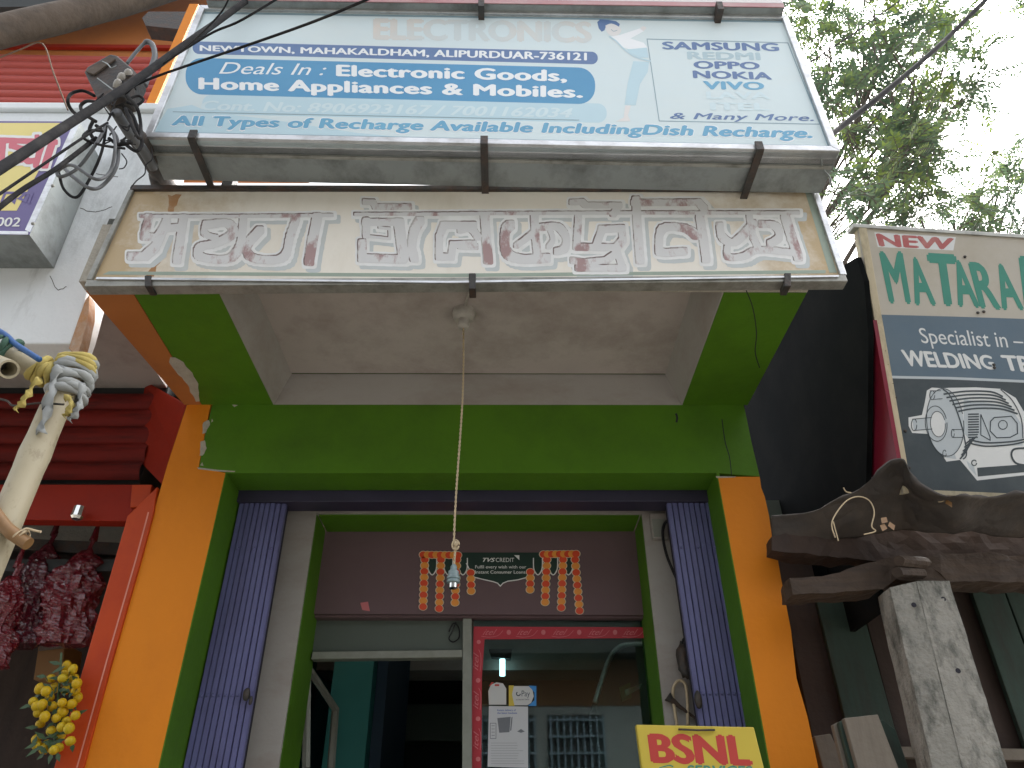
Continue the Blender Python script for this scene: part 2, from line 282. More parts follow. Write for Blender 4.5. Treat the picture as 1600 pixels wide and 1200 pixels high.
class MB:
    def __init__(s): s.v = []; s.f = []; s.mi = []; s.m = 0
    def add(s, vs, fs):
        b = len(s.v); s.v += [Vector(v) for v in vs]
        for f in fs: s.f.append([i + b for i in f]); s.mi.append(s.m)
        return s
    def prism(s, poly, vec, taper=None):
        n = len(poly); vec = Vector(vec); p = [Vector(q) for q in poly]
        back = [q + vec for q in p] if taper is None else taper
        fs = [list(range(n)), [n + i for i in reversed(range(n))]]
        for i in range(n):
            j = (i + 1) % n; fs.append([i, n + i, n + j, j])
        return s.add(p + back, fs)
    def face(s, poly): return s.add(poly, [list(range(len(poly)))])
    def box(s, a, b):
        a, b = Vector(a), Vector(b)
        return s.prism([(a.x, a.y, a.z), (b.x, a.y, a.z), (b.x, a.y, b.z), (a.x, a.y, b.z)], (0, b.y - a.y, 0))
    def bar(s, p, q, w, h, up=(0, 0, 1)):
        p, q = Vector(p), Vector(q); d = (q - p).normalized(); r = d.cross(Vector(up)).normalized(); u = r.cross(d)
        return s.prism([p + r * w / 2 + u * h / 2, p - r * w / 2 + u * h / 2, p - r * w / 2 - u * h / 2, p + r * w / 2 - u * h / 2], q - p)
    def tube(s, pts, rad, seg=10, caps=True, wob=0.0):
        pts = [Vector(p) for p in pts]; n = len(pts); rings = []
        t0 = (pts[1] - pts[0]).normalized(); u = t0.orthogonal().normalized()
        for i in range(n):
            t = (pts[min(i + 1, n - 1)] - pts[max(i - 1, 0)]).normalized()
            u = (u - t * u.dot(t)); u = u.normalized() if u.length > 1e-6 else t.orthogonal().normalized()
            w = t.cross(u); r = rad[i] if isinstance(rad, (list, tuple)) else rad
            rings.append([pts[i] + (u * math.cos(2 * math.pi * k / seg) + w * math.sin(2 * math.pi * k / seg)) * r * (1 + wob * R.uniform(-1, 1)) for k in range(seg)])
        vs = [v for rg in rings for v in rg]; fs = []
        for i in range(n - 1):
            for k in range(seg):
                k2 = (k + 1) % seg; fs.append([i * seg + k, i * seg + k2, (i + 1) * seg + k2, (i + 1) * seg + k])
        if caps: fs.append(list(range(seg))[::-1]); fs.append([(n - 1) * seg + k for k in range(seg)])
        return s.add(vs, fs)
    def lathe(s, c, prof, seg=24, axis=(0, 0, 1)):
        ax = Vector(axis).normalized(); c = Vector(c)
        pts = [c + ax * h for r, h in prof]; u = ax.orthogonal().normalized(); w = ax.cross(u); vs = []; fs = []
        for (r, h), p in zip(prof, pts):
            vs += [p + (u * math.cos(2 * math.pi * k / seg) + w * math.sin(2 * math.pi * k / seg)) * r for k in range(seg)]
        for i in range(len(prof) - 1):
            for k in range(seg):
                k2 = (k + 1) % seg; fs.append([i * seg + k, i * seg + k2, (i + 1) * seg + k2, (i + 1) * seg + k])
        fs.append(list(range(seg))[::-1]); fs.append([(len(prof) - 1) * seg + k for k in range(seg)])
        return s.add(vs, fs)
    def blob(s, c, r, sub=2, amp=0.0, sq=(1, 1, 1), sc_=8.0):
        bm = bmesh.new(); bmesh.ops.create_icosphere(bm, subdivisions=sub, radius=1.0)
        vs = []
        c = Vector(c)
        for v in bm.verts:
            k = 1 + amp * noise.noise(v.co * sc_ * .3 + c * 7)
            vs.append(c + Vector((v.co.x * sq[0], v.co.y * sq[1], v.co.z * sq[2])) * r * k)
        fs = [[v.index for v in f.verts] for f in bm.faces]; bm.free()
        return s.add(vs, fs)
    def build(s, name, m, parent=None, smooth=False, bevel=0.0, label=None, recalc=True, autos=None):
        org = ORG[parent.name] if parent else (sum(s.v, Vector()) / max(1, len(s.v)))
        me = bpy.data.meshes.new(name); me.from_pydata([v - org for v in s.v], [], s.f); me.update()
        if recalc:
            bm = bmesh.new(); bm.from_mesh(me); bmesh.ops.recalc_face_normals(bm, faces=bm.faces); bm.to_mesh(me); bm.free()
        ms = m if isinstance(m, (list, tuple)) else [m]
        for x in ms: me.materials.append(x)
        if len(ms) > 1:
            for p, k in zip(me.polygons, s.mi): p.material_index = k
        if smooth:
            for p in me.polygons: p.use_smooth = True
            if autos: me.set_sharp_from_angle(angle=math.radians(autos))
        o = bpy.data.objects.new(name, me); COL.objects.link(o)
        if parent: o.parent = parent; ORG[o.name] = org
        else: o.location = org; ORG[o.name] = org
        if bevel:
            bv = o.modifiers.new('edge', 'BEVEL'); bv.width = bevel; bv.segments = 2; bv.limit_method = 'ANGLE'; bv.angle_limit = math.radians(40)
        if label: o['label'] = label
        return o

def poly(px, pl, off=0.0): return [pl.at(x, y, off) for x, y in px]
def drop(p, z=0.0): return Vector((p.x, p.y, z))
def rough(px, amp, step):          # a photo outline with the uneven edge of brushed paint
    out = []
    n = len(px)
    for i in range(n):
        a, b = px[i], px[(i + 1) % n]; L = math.hypot(b[0]-a[0], b[1]-a[1]); k = max(1, int(L / step))
        for j in range(k):
            t = j / k; e = 0 if j == 0 else amp
            out.append((a[0] + (b[0]-a[0]) * t + R.uniform(-e, e), a[1] + (b[1]-a[1]) * t + R.uniform(-e, e)))
    return out

TH = .0012
def decal(mb, px, pl, off, th=TH):      # thin printed/painted sheet lying on plane pl
    f = poly(px, pl, off * .22); mb.prism(f, pl.n * -th * .16)
def ell(cx, cy, rx, ry, n=28, rot=0.0):
    return [(cx + rx * math.cos(a) * math.cos(rot) - ry * math.sin(a) * math.sin(rot), cy + rx * math.cos(a) * math.sin(rot) + ry * math.sin(a) * math.cos(rot)) for a in [2 * math.pi * i / n for i in range(n)]]
def rrect(x0, y0, x1, y1, dy, r, n=8):  # rounded bar whose right end sits dy lower
    pts = []
    for cx, cy, a0 in ((x1 - r, y0 + r, -90), (x1 - r, y1 - r, 0), (x0 + r, y1 - r, 90), (x0 + r, y0 + r, 180)):
        for i in range(n + 1):
            a = math.radians(a0 + 90 * i / n); x = cx + r * math.cos(a); y = cy + r * math.sin(a)
            pts.append((x, y + dy * (x - x0) / (x1 - x0)))
    return pts
_k = [0]
def stroke(mb, px, pl, w, off, closed=False):    # painted line of width w (photo px) as one strip
    pts = [Vector(p) for p in px]; n = len(pts); Lf = []; Rt = []
    for i in range(n):
        if closed: a, b = pts[(i - 1) % n], pts[(i + 1) % n]
        else: a, b = pts[max(i - 1, 0)], pts[min(i + 1, n - 1)]
        if (0 < i < n - 1) or closed:
            d1 = (pts[i] - a).normalized(); d2 = (b - pts[i]).normalized()
            t = d1 + d2; t = t.normalized() if t.length > .05 else d1
            k = 1 / max(.5, math.sqrt(max(0, (1 + d1.dot(d2)) / 2)))
        else: t = (b - a).normalized(); k = 1
        nrm = Vector((-t.y, t.x)) * (w / 2 * k)
        Lf.append(pts[i] + nrm); Rt.append(pts[i] - nrm)
    _k[0] = (_k[0] + 1) % 12; o = off * .22 + _k[0] * .00002
    vs = [pl.at(p.x, p.y, o) for p in Lf] + [pl.at(p.x, p.y, o) for p in Rt]
    m = n if closed else n - 1
    mb.add(vs, [[i, (i + 1) % n, n + (i + 1) % n, n + i] for i in range(m)])
def smooth_px(px, sub=5):
    out = []
    n = len(px)
    for i in range(n - 1):
        p0, p1, p2, p3 = [Vector(px[max(0, min(n - 1, i + k))]) for k in (-1, 0, 1, 2)]
        for j in range(sub):
            t = j / sub
            out.append(tuple(.5 * ((2 * p1) + (p2 - p0) * t + (2 * p0 - 5 * p1 + 4 * p2 - p3) * t * t + (3 * p1 - p0 - 3 * p2 + p3) * t ** 3)))
    out.append(tuple(px[-1])); return out
def smooth3(pts, sub=8):
    out = []; n = len(pts); P = [Vector(p) for p in pts]
    for i in range(n - 1):
        p0, p1, p2, p3 = [P[max(0, min(n - 1, i + k))] for k in (-1, 0, 1, 2)]
        for j in range(sub):
            t = j / sub
            out.append(.5 * ((2 * p1) + (p2 - p0) * t + (2 * p0 - 5 * p1 + 4 * p2 - p3) * t * t + (3 * p1 - p0 - 3 * p2 + p3) * t ** 3))
    out.append(P[-1]); return out

import numpy as np
def brushed(strokes, pl, off, name, m, par, shift=(0, 0), grow=0.0, step=1.0, wob=.25):
    """all strokes [(points px, width px)] painted as one flat coat: outline taken from their common distance field"""
    P = np.array([p for s_, w in strokes for p in s_]); mg = 24
    x0, y0 = P.min(0) - mg; x1, y1 = P.max(0) + mg
    gx = np.arange(x0, x1, step); gy = np.arange(y0, y1, step); X, Y_ = np.meshgrid(gx, gy); D = np.full(X.shape, -1e3)
    for s_, w in strokes:
        for (ax, ay), (bx_, by) in zip(s_[:-1], s_[1:]):
            ax += shift[0]; bx_ += shift[0]; ay += shift[1]; by += shift[1]
            r = w / 2 + grow; i0, i1 = np.searchsorted(gx, [min(ax, bx_) - r - 3, max(ax, bx_) + r + 3]); j0, j1 = np.searchsorted(gy, [min(ay, by) - r - 3, max(ay, by) + r + 3])
            if i1 <= i0 or j1 <= j0: continue
            xs, ys_ = X[j0:j1, i0:i1], Y_[j0:j1, i0:i1]; dx, dy = bx_ - ax, by - ay; L2 = dx * dx + dy * dy + 1e-9
            t = np.clip(((xs - ax) * dx + (ys_ - ay) * dy) / L2, 0, 1); qx, qy = np.abs(xs - ax - t * dx), np.abs(ys_ - ay - t * dy)
            d = (qx ** 5 + qy ** 5) ** .2                     # squarish brush ends
            D[j0:j1, i0:i1] = np.maximum(D[j0:j1, i0:i1], r - d)
    D = D + wob * np.sin(X * .31 + Y_ * .17) * np.sin(Y_ * .27 - X * .11)
    ids = {}; mb = MB(); vs = mb.v
    def vert(key, x, y):
        if key not in ids: ids[key] = len(vs); vs.append(pl.at(x, y, off))
        return ids[key]
    ny, nx = D.shape; ins = D > 0
    any_ = ins[:-1, :-1] | ins[1:, :-1] | ins[:-1, 1:] | ins[1:, 1:]
    for j, i in zip(*np.nonzero(any_)):
        c = ((j, i), (j, i + 1), (j + 1, i + 1), (j + 1, i)); f = []
        for k in range(4):
            a, b = c[k], c[(k + 1) % 4]; da, db = D[a], D[b]
            if da > 0: f.append(vert(a, gx[a[1]], gy[a[0]]))
            if (da > 0) != (db > 0):
                t = da / (da - db); f.append(vert((min(a, b), max(a, b)), gx[a[1]] + (gx[b[1]] - gx[a[1]]) * t, gy[a[0]] + (gy[b[0]] - gy[a[0]]) * t))
        if len(f) >= 3: mb.f.append(f); mb.mi.append(0)
    return mb.build(name, m, par, recalc=False)
CAP = .682
def text(mb, s, quad, pl, off, bold=.02, shear=0.0, space=1.0, th=True):
    """lettering s fitted into the quad TL, TR, BR, BL (cap line to base line) on plane pl"""
    c = bpy.data.curves.new('lettering', 'FONT'); c.body = s; wide = bold * .95; tall = bold * .6; bold = tall; c.shear = shear; c.space_character = space; c.resolution_u = 4
    o = bpy.data.objects.new('lettering', c); me = bpy.data.meshes.new_from_object(o)
    co = [v.co.copy() for v in me.vertices]; fs = [list(p.vertices) for p in me.polygons]
    bpy.data.objects.remove(o); bpy.data.curves.remove(c); bpy.data.meshes.remove(me)
    x0 = min(v.x for v in co); x1 = max(v.x for v in co); lo = -bold; hi = CAP + bold
    TL, TR, BR, BL = [pl.at(x, y, off * .22) for x, y in quad]
    for i, (sh, sv) in enumerate(((0, 0), (-wide, 0), (wide, 0), (0, -tall), (0, tall)) if wide > .004 else ((0, 0),)):   # a heavier face: strokes widened
        vs = []
        for v in co:
            u = (v.x + sh - x0 + wide) / (x1 - x0 + 2 * wide); w = (v.y + sv - lo) / (hi - lo)
            vs.append((BL * (1 - u) + BR * u) * (1 - w) + (TL * (1 - u) + TR * u) * w + pl.n * (.00003 * i))
        mb.add(vs, fs)
def tq(x0, x1, b0, b1, t0, t1, sl0=0.0, sl1=None):   # quad: base-left, base-right, cap heights, slants
    sl1 = sl0 if sl1 is None else sl1
    return [(x0 + sl0, t0), (x1 + sl1, t1), (x1, b1), (x0, b0)]

def leaf_quad(mb, p, d, n, L, w):
    side = d.cross(n); side = side.normalized() * w
    mb.add([p, p + d * L * .45 + side, p + d * L, p + d * L * .45 - side], [[0, 1, 2, 3]])

# ================================================================== SETTING
g = MB(); g.box((-150, -150, -.3), (150, 150, 0)); g.build('ground', M['ground'], None)['kind'] = 'structure'
g = MB(); g.box((-150, -6.2, .004), (150, -1.2, .012)); g.build('road', M['road'], None)['kind'] = 'structure'

# ================================================================== MAIN SHOP
YF = 2.70
PF = YPL(YF)
ZS, ZC = 3.19, 3.34
shop = thing('shop_building', (0, 2.8, 0), 'small shop building painted green and orange with a deep canopy over its open folding gates', 'shop')
# orange pillars
pl_px = [(292, 633), (330, 628), (321, 672), (310, 731), (353, 735), (330, 838), (300, 967), (247, 1200)]
lp = [PF.at(*p) for p in pl_px]
left_edge = [(132, 1200), (178, 1030), (224, 868), (246, 780), (262, 725)]
lp = lp + [drop(lp[-1]), drop(PF.at(*left_edge[0]))] + [PF.at(*p) for p in left_edge]
MB().prism(lp, (0, .45, 0)).build('pillar', M['orange'], shop)
rp_px = [(1122, 745), (1187, 745)]
re = [(1190, 762), (1196, 776), (1198, 792), (1203, 806), (1206, 838), (1212, 852), (1222, 905), (1236, 985), (1246, 1060), (1262, 1120), (1280, 1200)]
a = [PF.at(*p) for p in rp_px] + [PF.at(x + R.uniform(-1.5, 1.5), y) for x, y in re]
bl = PF.at(1204, 1200)
MB().prism(a + [drop(a[-1]), drop(bl), bl], (0, .45, 0)).build('pillar', M['orange'], shop)
# green lintel with its underside
zl = PF.at(700, 739).z
lt = [PF.at(*p) for p in [(331, 634), (700, 637), (1165, 643), (1174, 690), (1187, 744.5), (1122, 744.5), (353.5, 734.5), (311, 730.5), (322, 672)]]
lt[5].z = lt[6].z = zl
for q_ in lt[:3]: q_.z = ZC + .1
MB().prism(lt, (0, .16, 0)).build('lintel', M['green'], shop)
# wall above the lintel, up to canopy
MB().box((lt[0].x + .02, YF + .17, zl + .01), (lt[2].x - .02, YF + .45, ZC + .1)).build('upper_wall', M['white_wall'], shop)
# reveals (green painted sides of the opening)
for (t_, b_, sgn) in (((353, 735), (247, 1200), 1), ((1122, 745), (1204, 1200), -1)):
    p, q = PF.at(*t_), PF.at(*b_); dx = sgn * .004
    pts = [Vector((p.x + dx, YF + .001, zl)), Vector((q.x + dx, YF + .001, q.z)), Vector((q.x + dx, YF + .001, 0)), Vector((q.x + dx, YF + .30, 0)), Vector((q.x + dx, YF + .30, q.z)), Vector((p.x + dx, YF + .30, zl))]
    MB().prism(pts, (-sgn * .012, 0, 0)).build('door_reveal', M['green'], shop)
# canopy
def S(px, py): return PZ(px, py, ZS)
YC0 = 1.965
def ext(a, b, Y):      # continue the line a->b to y = Y
    t = (Y - a.y) / (b.y - a.y); return a + (b - a) * t
lo_, li_ = [ext(S(312, 627), S(210, 460), y) for y in (YF, YC0)], [ext(S(427, 633), S(340, 455), y) for y in (YF, YC0)]
ro_, ri_ = [ext(S(1164, 641), S(1262, 455), y) for y in (YF, YC0)], [ext(S(1064, 640), S(1135, 447), y) for y in (YF, YC0)]
up = (0, 0, ZC + .12 - ZS)
MB().prism([lo_[0], lo_[1], li_[1], li_[0]], up).build('canopy_edge_beam', M['green'], shop)
MB().prism([ri_[0], ri_[1], ro_[1], ro_[0]], up).build('canopy_edge_beam', M['green'], shop)
# orange painted soffit strip towards the neighbour
oo = [ext(S(291, 636), S(140, 462), y) for y in (YF, YC0)]
MB().prism([oo[0], oo[1], lo_[1] + Vector((-.003, 0, 0)), lo_[0] + Vector((-.003, 0, 0))], up).build('soffit_strip', M['orange_dull'], shop, label='dull orange soffit strip')
# white recessed ceiling with its risers
cz = MB()
e = .004
def off_in(p, dx, dy, z): return Vector((p.x + dx, p.y + dy, z))
cz.prism([off_in(li_[0], .0, -.02, ZC), off_in(li_[1], .0, .0, ZC), off_in(ri_[1], 0, 0, ZC), off_in(ri_[0], 0, -.02, ZC)], (0, 0, .1))
cz.build('canopy_ceiling', M['ceiling'], shop)
rz = MB()
tb = .055       # splay of the risers
def riser(a, b, ins):
    a0, b0 = Vector((a.x, a.y, ZS + .001)), Vector((b.x, b.y, ZS + .001)); a1, b1 = a0 + Vector(ins) + Vector((0, 0, ZC - ZS)), b0 + Vector(ins) + Vector((0, 0, ZC - ZS))
    return [a0, b0, b1, a1]
f = riser(li_[0] + Vector((0, -.001, 0)), ri_[0] + Vector((0, -.001, 0)), (0, -.012, 0)); f[3].x += tb; f[2].x -= tb; rz.prism(f, (0, .01, 0))
f = riser(li_[0] + Vector((e, -.002, 0)), li_[1] + Vector((e, 0, 0)), (tb, 0, 0)); rz.prism(f, (-.003, 0, 0))
f = riser(ri_[0] + Vector((-e, -.002, 0)), ri_[1] + Vector((-e, 0, 0)), (-tb, 0, 0)); rz.prism(f, (.003, 0, 0))
rz.build('ceiling_riser', M['white_wall'], shop)
MB().prism([Vector((oo[1].x, YC0 - .05, ZS)), Vector((ro_[1].x, YC0 - .05, ZS)), Vector((ro_[1].x, YC0 - .05, ZC + .12)), Vector((oo[1].x, YC0 - .05, ZC + .12))], (0, .047, 0)).build('canopy_fascia', M['plaster'], shop)
MB().box((oo[1].x, YC0 - .03, ZC + .125), (ro_[0].x, YF + .4, ZC + .17)).build('canopy_top', M['concrete'], shop)
# peeled paint chips
ch = MB()
for px in ([(318, 660), (326, 656), (328, 664), (322, 676), (316, 678)], [(313, 690), (320, 688), (323, 700), (316, 712), (312, 712)], [(331, 654), (333, 658), (330, 660)], [(316, 722), (318, 728), (313, 727)], [(362, 632), (372, 633), (366, 636)]):
    decal(ch, rough(px, 1.2, 4), PF, .002)
decal(ch, [(308, 730), (340, 734), (368, 736), (366, 737.6), (340, 736.5), (310, 733)], PF, .0022)
decal(ch, [(1118, 744), (1150, 744.4), (1148, 746), (1120, 747)], PF, .0022)
ch.build('peeled_patch', M['plaster'], shop)
pc = MB(); sp = Plane((0, 0, ZS), (0, 0, -1))
decal(pc, rough([(266, 558), (280, 562), (296, 578), (310, 600), (312, 627), (306, 628), (296, 606), (276, 582), (264, 566)], 1.8, 6), sp, .002)
pc.build('peeled_soffit_patch', M['plaster'], shop)
crk = MB()
for px in ([(1163, 447), (1176, 480), (1182, 520), (1180, 550), (1187, 575)], ):
    stroke(crk, smooth_px(px), sp, 1.6, .001)
stroke(crk, smooth_px([(1128, 655), (1133, 690), (1140, 715), (1143, 742)]), PF, 1.4, .001)
stroke(crk, smooth_px([(1056, 646), (1058, 652), (1057, 660)]), PF, 3, .001)
crk.build('crack', M['gate_gap'], shop)
# cobweb threads under the canopy
# --- gate track and inner frames
YG = 2.87
GP = YPL(YG)
tr = [GP.at(*p) for p in [(362, 764), (1118, 771), (1118, 782), (362, 782)]]
zt, zb = tr[0].z + .012, tr[2].z - .004
MB().box((tr[0].x, YG, zb), (tr[1].x, YG + .10, zt)).build('gate_track', M['purple_dark'], shop, bevel=.003)
def frame_ring(name, outer, inner, Y, depth, m):   # a three sided frame (left, top, right) down to the floor
    P = YPL(Y); o = [P.at(*p) for p in outer]; i = [P.at(*p) for p in inner]
    pts = [drop(o[0]), o[0], o[1], o[2], o[3], drop(o[3]), drop(i[3]), i[3], i[2], i[1], i[0], drop(i[0])]
    return MB().prism(pts, (0, depth, 0)).build(name, m, shop)
YW, YI = 3.03, 3.22
frame_ring('white_surround', [(330, 1200), (372, 772), (1110, 772), (1180, 1200)], [(435, 1200), (494, 802), (1003, 803), (1047, 1200)], YW, .12, M['white_wall'])
st = MB(); PWp = YPL(YW)
decal(st, [(448, 784.5), (1046, 786), (1046, 779), (448, 778)], PWp, .003); st.build('green_trim_strip', M['green'], shop)
# inner green reveal: sides and head between YW and YI
P1 = YPL(YW)
a0, a1 = P1.at(435, 1200), P1.at(494, 802); b0, b1 = P1.at(1047, 1200), P1.at(1003, 803)
gr = MB()
for p, q, sg in ((a1, a0, 1), (b1, b0, -1)):
    pts = [Vector((p.x + sg * .003, YW + .012, p.z - .002)), Vector((q.x + sg * .003, YW + .012, q.z)), Vector((q.x + sg * .003, YW + .012, 0)), Vector((q.x + sg * .003, YI + .1, 0)), Vector((q.x + sg * .003, YI + .1, q.z)), Vector((p.x + sg * .003, YI + .1, p.z - .002))]
    gr.prism(pts, (-sg * .05, 0, 0))
zh = min(a1.z, b1.z) - .003
gr.prism([Vector((a1.x + .01, YW + .012, zh)), Vector((b1.x - .01, YW + .012, zh)), Vector((b1.x - .01, YI + .1, zh)), Vector((a1.x + .01, YI + .1, zh))], (0, 0, .05))
gr.build('inner_reveal', M['green'], shop)
# mauve panel over the door
PI = YPL(YI)
mp_ = [PI.at(*p) for p in [(496, 812), (1006, 812), (1010, 961), (484, 959)]]
MB().prism(mp_, (0, .09, 0)).build('door_head_panel', M['pink_wall'], shop)
hp = MB(); decal(hp, [(563, 942), (575, 940), (578, 955), (566, 953)], PI, .002); hp.build('paint_smear', M['tape_pink'], shop)
# folding gates
def gate(e0, e1, n):
    """collapsed gate between two photo edges ((xtop,ytop),(xbot,ybot)), n vertical pickets"""
    pts = [GP.at(*e0[0]), GP.at(*e0[1]), GP.at(*e1[0]), GP.at(*e1[1])]
    zt_ = zb - .002
    def X(u, z):
        l = pts[0] + (pts[1] - pts[0]) * ((z - pts[0].z) / (pts[1].z - pts[0].z)); r = pts[2] + (pts[3] - pts[2]) * ((z - pts[2].z) / (pts[3].z - pts[2].z))
        return l.x + (r.x - l.x) * u
    g = MB(); bk = MB(); rv = MB()
    for k in range(n):
        u0, u1 = k / n + .05 / n, (k + .90) / n; yo = R.uniform(-.003, .003); q = YG + .012 + yo
        for zz0, zz1 in ((.05, zt_),):
            x0t, x1t, x0b, x1b = X(u0, zz1), X(u1, zz1), X(u0, zz0), X(u1, zz0); m = .22
            # channel section: two flanges and a web
            for (ua, ub, dy) in ((0, m * .5, .002), (m * .5, 1 - m * .5, 0), (1 - m * .5, 1, .002)):
                g.prism([Vector((x0t + (x1t-x0t)*ua, q + dy, zz1)), Vector((x0t + (x1t-x0t)*ub, q + dy, zz1)), Vector((x0b + (x1b-x0b)*ub, q + dy, zz0)), Vector((x0b + (x1b-x0b)*ua, q + dy, zz0))], (0, .02, 0))
        for zr in (2.06, 1.52, 1.36, 2.62 if k % 3 == 1 else .7):
            xm = X((u0 + u1) / 2, zr); rv.lathe((xm, q + .004, zr), [(.0065, 0), (.0062, -.005), (.003, -.0085)], 10, (0, 1, 0))
    bk.prism([Vector((X(.01, zt_), YG + .042, zt_)), Vector((X(.985, zt_), YG + .042, zt_)), Vector((X(.985, .05), YG + .042, .05)), Vector((X(.01, .05), YG + .042, .05))], (0, .02, 0))  # one near-black sheet behind the pickets, darkening the gaps
    o = g.build('folding_gate', M['purple'], shop)
    bk.build('gap_backing', M['gate_gap'], o); rv.build('rivet', M['purple'], o, smooth=True)
    return o
gL = gate(((375, 772), (283, 1200)), ((447, 782), (375, 1200)), 9)
gR = gate(((1042, 782), (1103, 1200)), ((1109, 772), (1184, 1200)), 8)
lk = MB()
for x, y in ((386, 1090),):
    p = GP.at(x, y); lk.blob(p + Vector((0, -.012, .008)), .022, 2, .2, (.6, .5, 1.1)); lk.blob(p + Vector((.018, -.01, -.012)), .012, 2, .2, (.6, .5, 1.4))
lk.build('gate_latch', M['iron'], gL, smooth=True)
lk = MB(); p = GP.at(1090, 1094); lk.blob(p + Vector((0, -.012, .0)), .024, 2, .25, (.6, .5, 1.4)); lk.build('gate_latch', M['iron'], gR, smooth=True)
# door frames (mullion, transom bar, transom panel) and glass
YD = 3.25; PD = YPL(YD)
def px_box(px, Y, d, m, name, par=shop, bev=.003):
    P = YPL(Y); return MB().prism([P.at(*p) for p in px], (0, d, 0)).build(name, m, par, bevel=bev)
dm = [PD.at(722, 963), PD.at(737, 963)]
MB().prism([PD.at(723, 962), PD.at(737, 962), PD.at(737.5, 1200), Vector((PD.at(737.5, 1200).x, YD, 0)), Vector((PD.at(722, 1200).x, YD, 0)), PD.at(722, 1200)], (0, .06, 0)).build('door_mullion', M['frame_metal'], shop, bevel=.003)
px_box([(488, 1018), (722.5, 1015), (722.5, 1027), (486, 1030)], YD + .004, .05, M['frame_metal'], 'transom_bar')
px_box([(486, 965), (722.5, 963), (722.5, 1015), (486, 1018)], YD + .035, .01, M['transom'], 'transom_panel', bev=0)
px_box([(480, 959.5), (1014, 961.5), (1014, 966), (480, 964.5)], YD - .012, .05, M['pink_wall'], 'head_bar')
wr = MB()
wpts = [PD.at(x, y) + Vector((0, .02, 0)) for x, y in smooth_px([(712, 970), (706, 985), (701, 996), (708, 1001), (717, 994), (716, 978), (708, 972), (701, 985)])]
wr.tube(wpts, .003, 6); wr.build('loose_wire', M['black_cable'], shop)
gw = PD
gx0, gx1 = PD.at(757, 1000).x - .12, PD.at(1040, 1180).x
gpan = MB(); gpan.box((PD.at(737, 1100).x, YD + .022, .02), (PD.at(1052, 1180).x, YD + .028, PD.at(870, 967).z)); glass = gpan.build('glass_pane', M['glass'], shop)
# glass door leaf seen folded in on the left
gl = MB()
A0, A1 = PY(480, 1042, 3.42), PY(524, 1108, 3.75)
fr = MB(); fr.tube([PY(478, 1200, 3.4), PY(480, 1060, 3.4), A0, A1, PY(517, 1200, 3.75)], .018, 6); fr.build('open_door_frame', M['frame_metal'], shop)

# red tape round the glass (printed strip), lies on the pane
YT = YD + .02; PT = YPL(YT)
tp = thing('tape_border', PT.at(745, 1100), 'red printed tape border stuck round the shop window glass', 'tape')
t1 = MB(); decal(t1, [(740, 979), (1004, 980), (1008, 997), (757, 999), (753, 1060), (752, 1200), (736, 1200), (738, 1060)], PT, .001)
t1.build('red_strip', M['tape_red'], tp)
t2 = MB()
for i, x in enumerate((754, 808, 864, 920, 974)):
    text(t2, 'itel', tq(x, x + 20, 992, 992, 983, 983, 3), PT, .003, .0, .3)
    stroke(t2, smooth_px([(x - 2, 994), (x + 10, 995.5), (x + 24, 993), (x + 32, 985)]), PT, .8, .003)
    if i < 4: decal(t2, ell(x + 41, 988, 3.4, 4), PT, .003)
for i, y in enumerate((1045, 1105, 1168)):
    P4 = [(739, y + 1), (740, y - 26), (748, y - 24), (747, y + 3)]
    text(t2, 'itel', P4, PT, .003, .0, .3)
    stroke(t2, smooth_px([(750, y + 4), (751.5, y - 8), (751, y - 22), (748, y - 30)]), PT, .8, .003)
    decal(t2, ell(747, y + 18, 3.6, 3.6), PT, .003)
decal(t2, ell(748, 1003, 3.2, 3.2), PT, .003)
t2.build('tape_print', M['tape_pink'], tp)

# stickers and paper on glass
def sheet(name, px, label, cat, m, off=.0035, grp=None):
    o = thing(name, PT.at(*px[0]), label, cat, grp); mb = MB(); decal(mb, px, PT, off); mb.build('sheet', m, o); return o
s1 = sheet('payment_sticker', [(764, 1101), (763, 1080), (767, 1070), (776, 1066), (786, 1068), (791, 1076), (791, 1101)], 'round topped white payment sticker above the left of the printed paper', 'sticker', M['sticker_white'])
mb = MB(); decal(mb, [(764, 1072), (768, 1066), (772, 1066), (767, 1071)], PT, .0048); decal(mb, [(773, 1069), (780, 1069), (780, 1072), (773, 1072)], PT, .0048); mb.build('printed_mark', M['red_p'], s1)
s2 = sheet('pay_sticker', [(796, 1072), (826, 1072), (832, 1078), (834, 1088), (830, 1098), (824, 1102), (796, 1102)], 'white and yellow Pay sticker with rounded right side and blue edge', 'sticker', M['sticker_white'], .0048)
s2['label'] = 'white payment sticker reading Pay with yellow left and blue right edge'
mb = MB(); decal(mb, [(795, 1071), (803, 1071), (800, 1085), (804, 1103), (795, 1103)], PT, .0062); mb.build('yellow_edge', M['yellow_p'], s2)
mb = MB(); decal(mb, [(826, 1071), (838, 1072), (838, 1103), (825, 1103), (835, 1094), (835, 1082)], PT, .0062); mb.build('blue_edge', M['sky_blue'], s2)
mb = MB(); text(mb, 'Pay', tq(815, 828, 1088, 1088, 1079, 1079), PT, .0065, .0); text(mb, 'accepted here', tq(806, 827, 1094, 1094, 1091.5, 1091.5), PT, .0065, .0)
stroke(mb, ell(810, 1084, 3, 3, 12)[:9], PT, 1.6, .0065); mb.build('pay_lettering', M['ink'], s2)
s3 = sheet('paper_notice', [(764, 1103), (825, 1104), (825, 1200), (762, 1198)], 'white printed paper notice taped on the window glass under two stickers', 'paper', M['paper'], .006)
mb = MB(); text(mb, 'Instant delivery of', tq(777, 806, 1111, 1111, 1108, 1108), PT, .0075, .012); text(mb, 'the latest handsets', tq(777, 808, 1115.5, 1115.5, 1112.5, 1112.5), PT, .0075, .012)
mb.build('notice_heading', M['ink_blue'], s3)
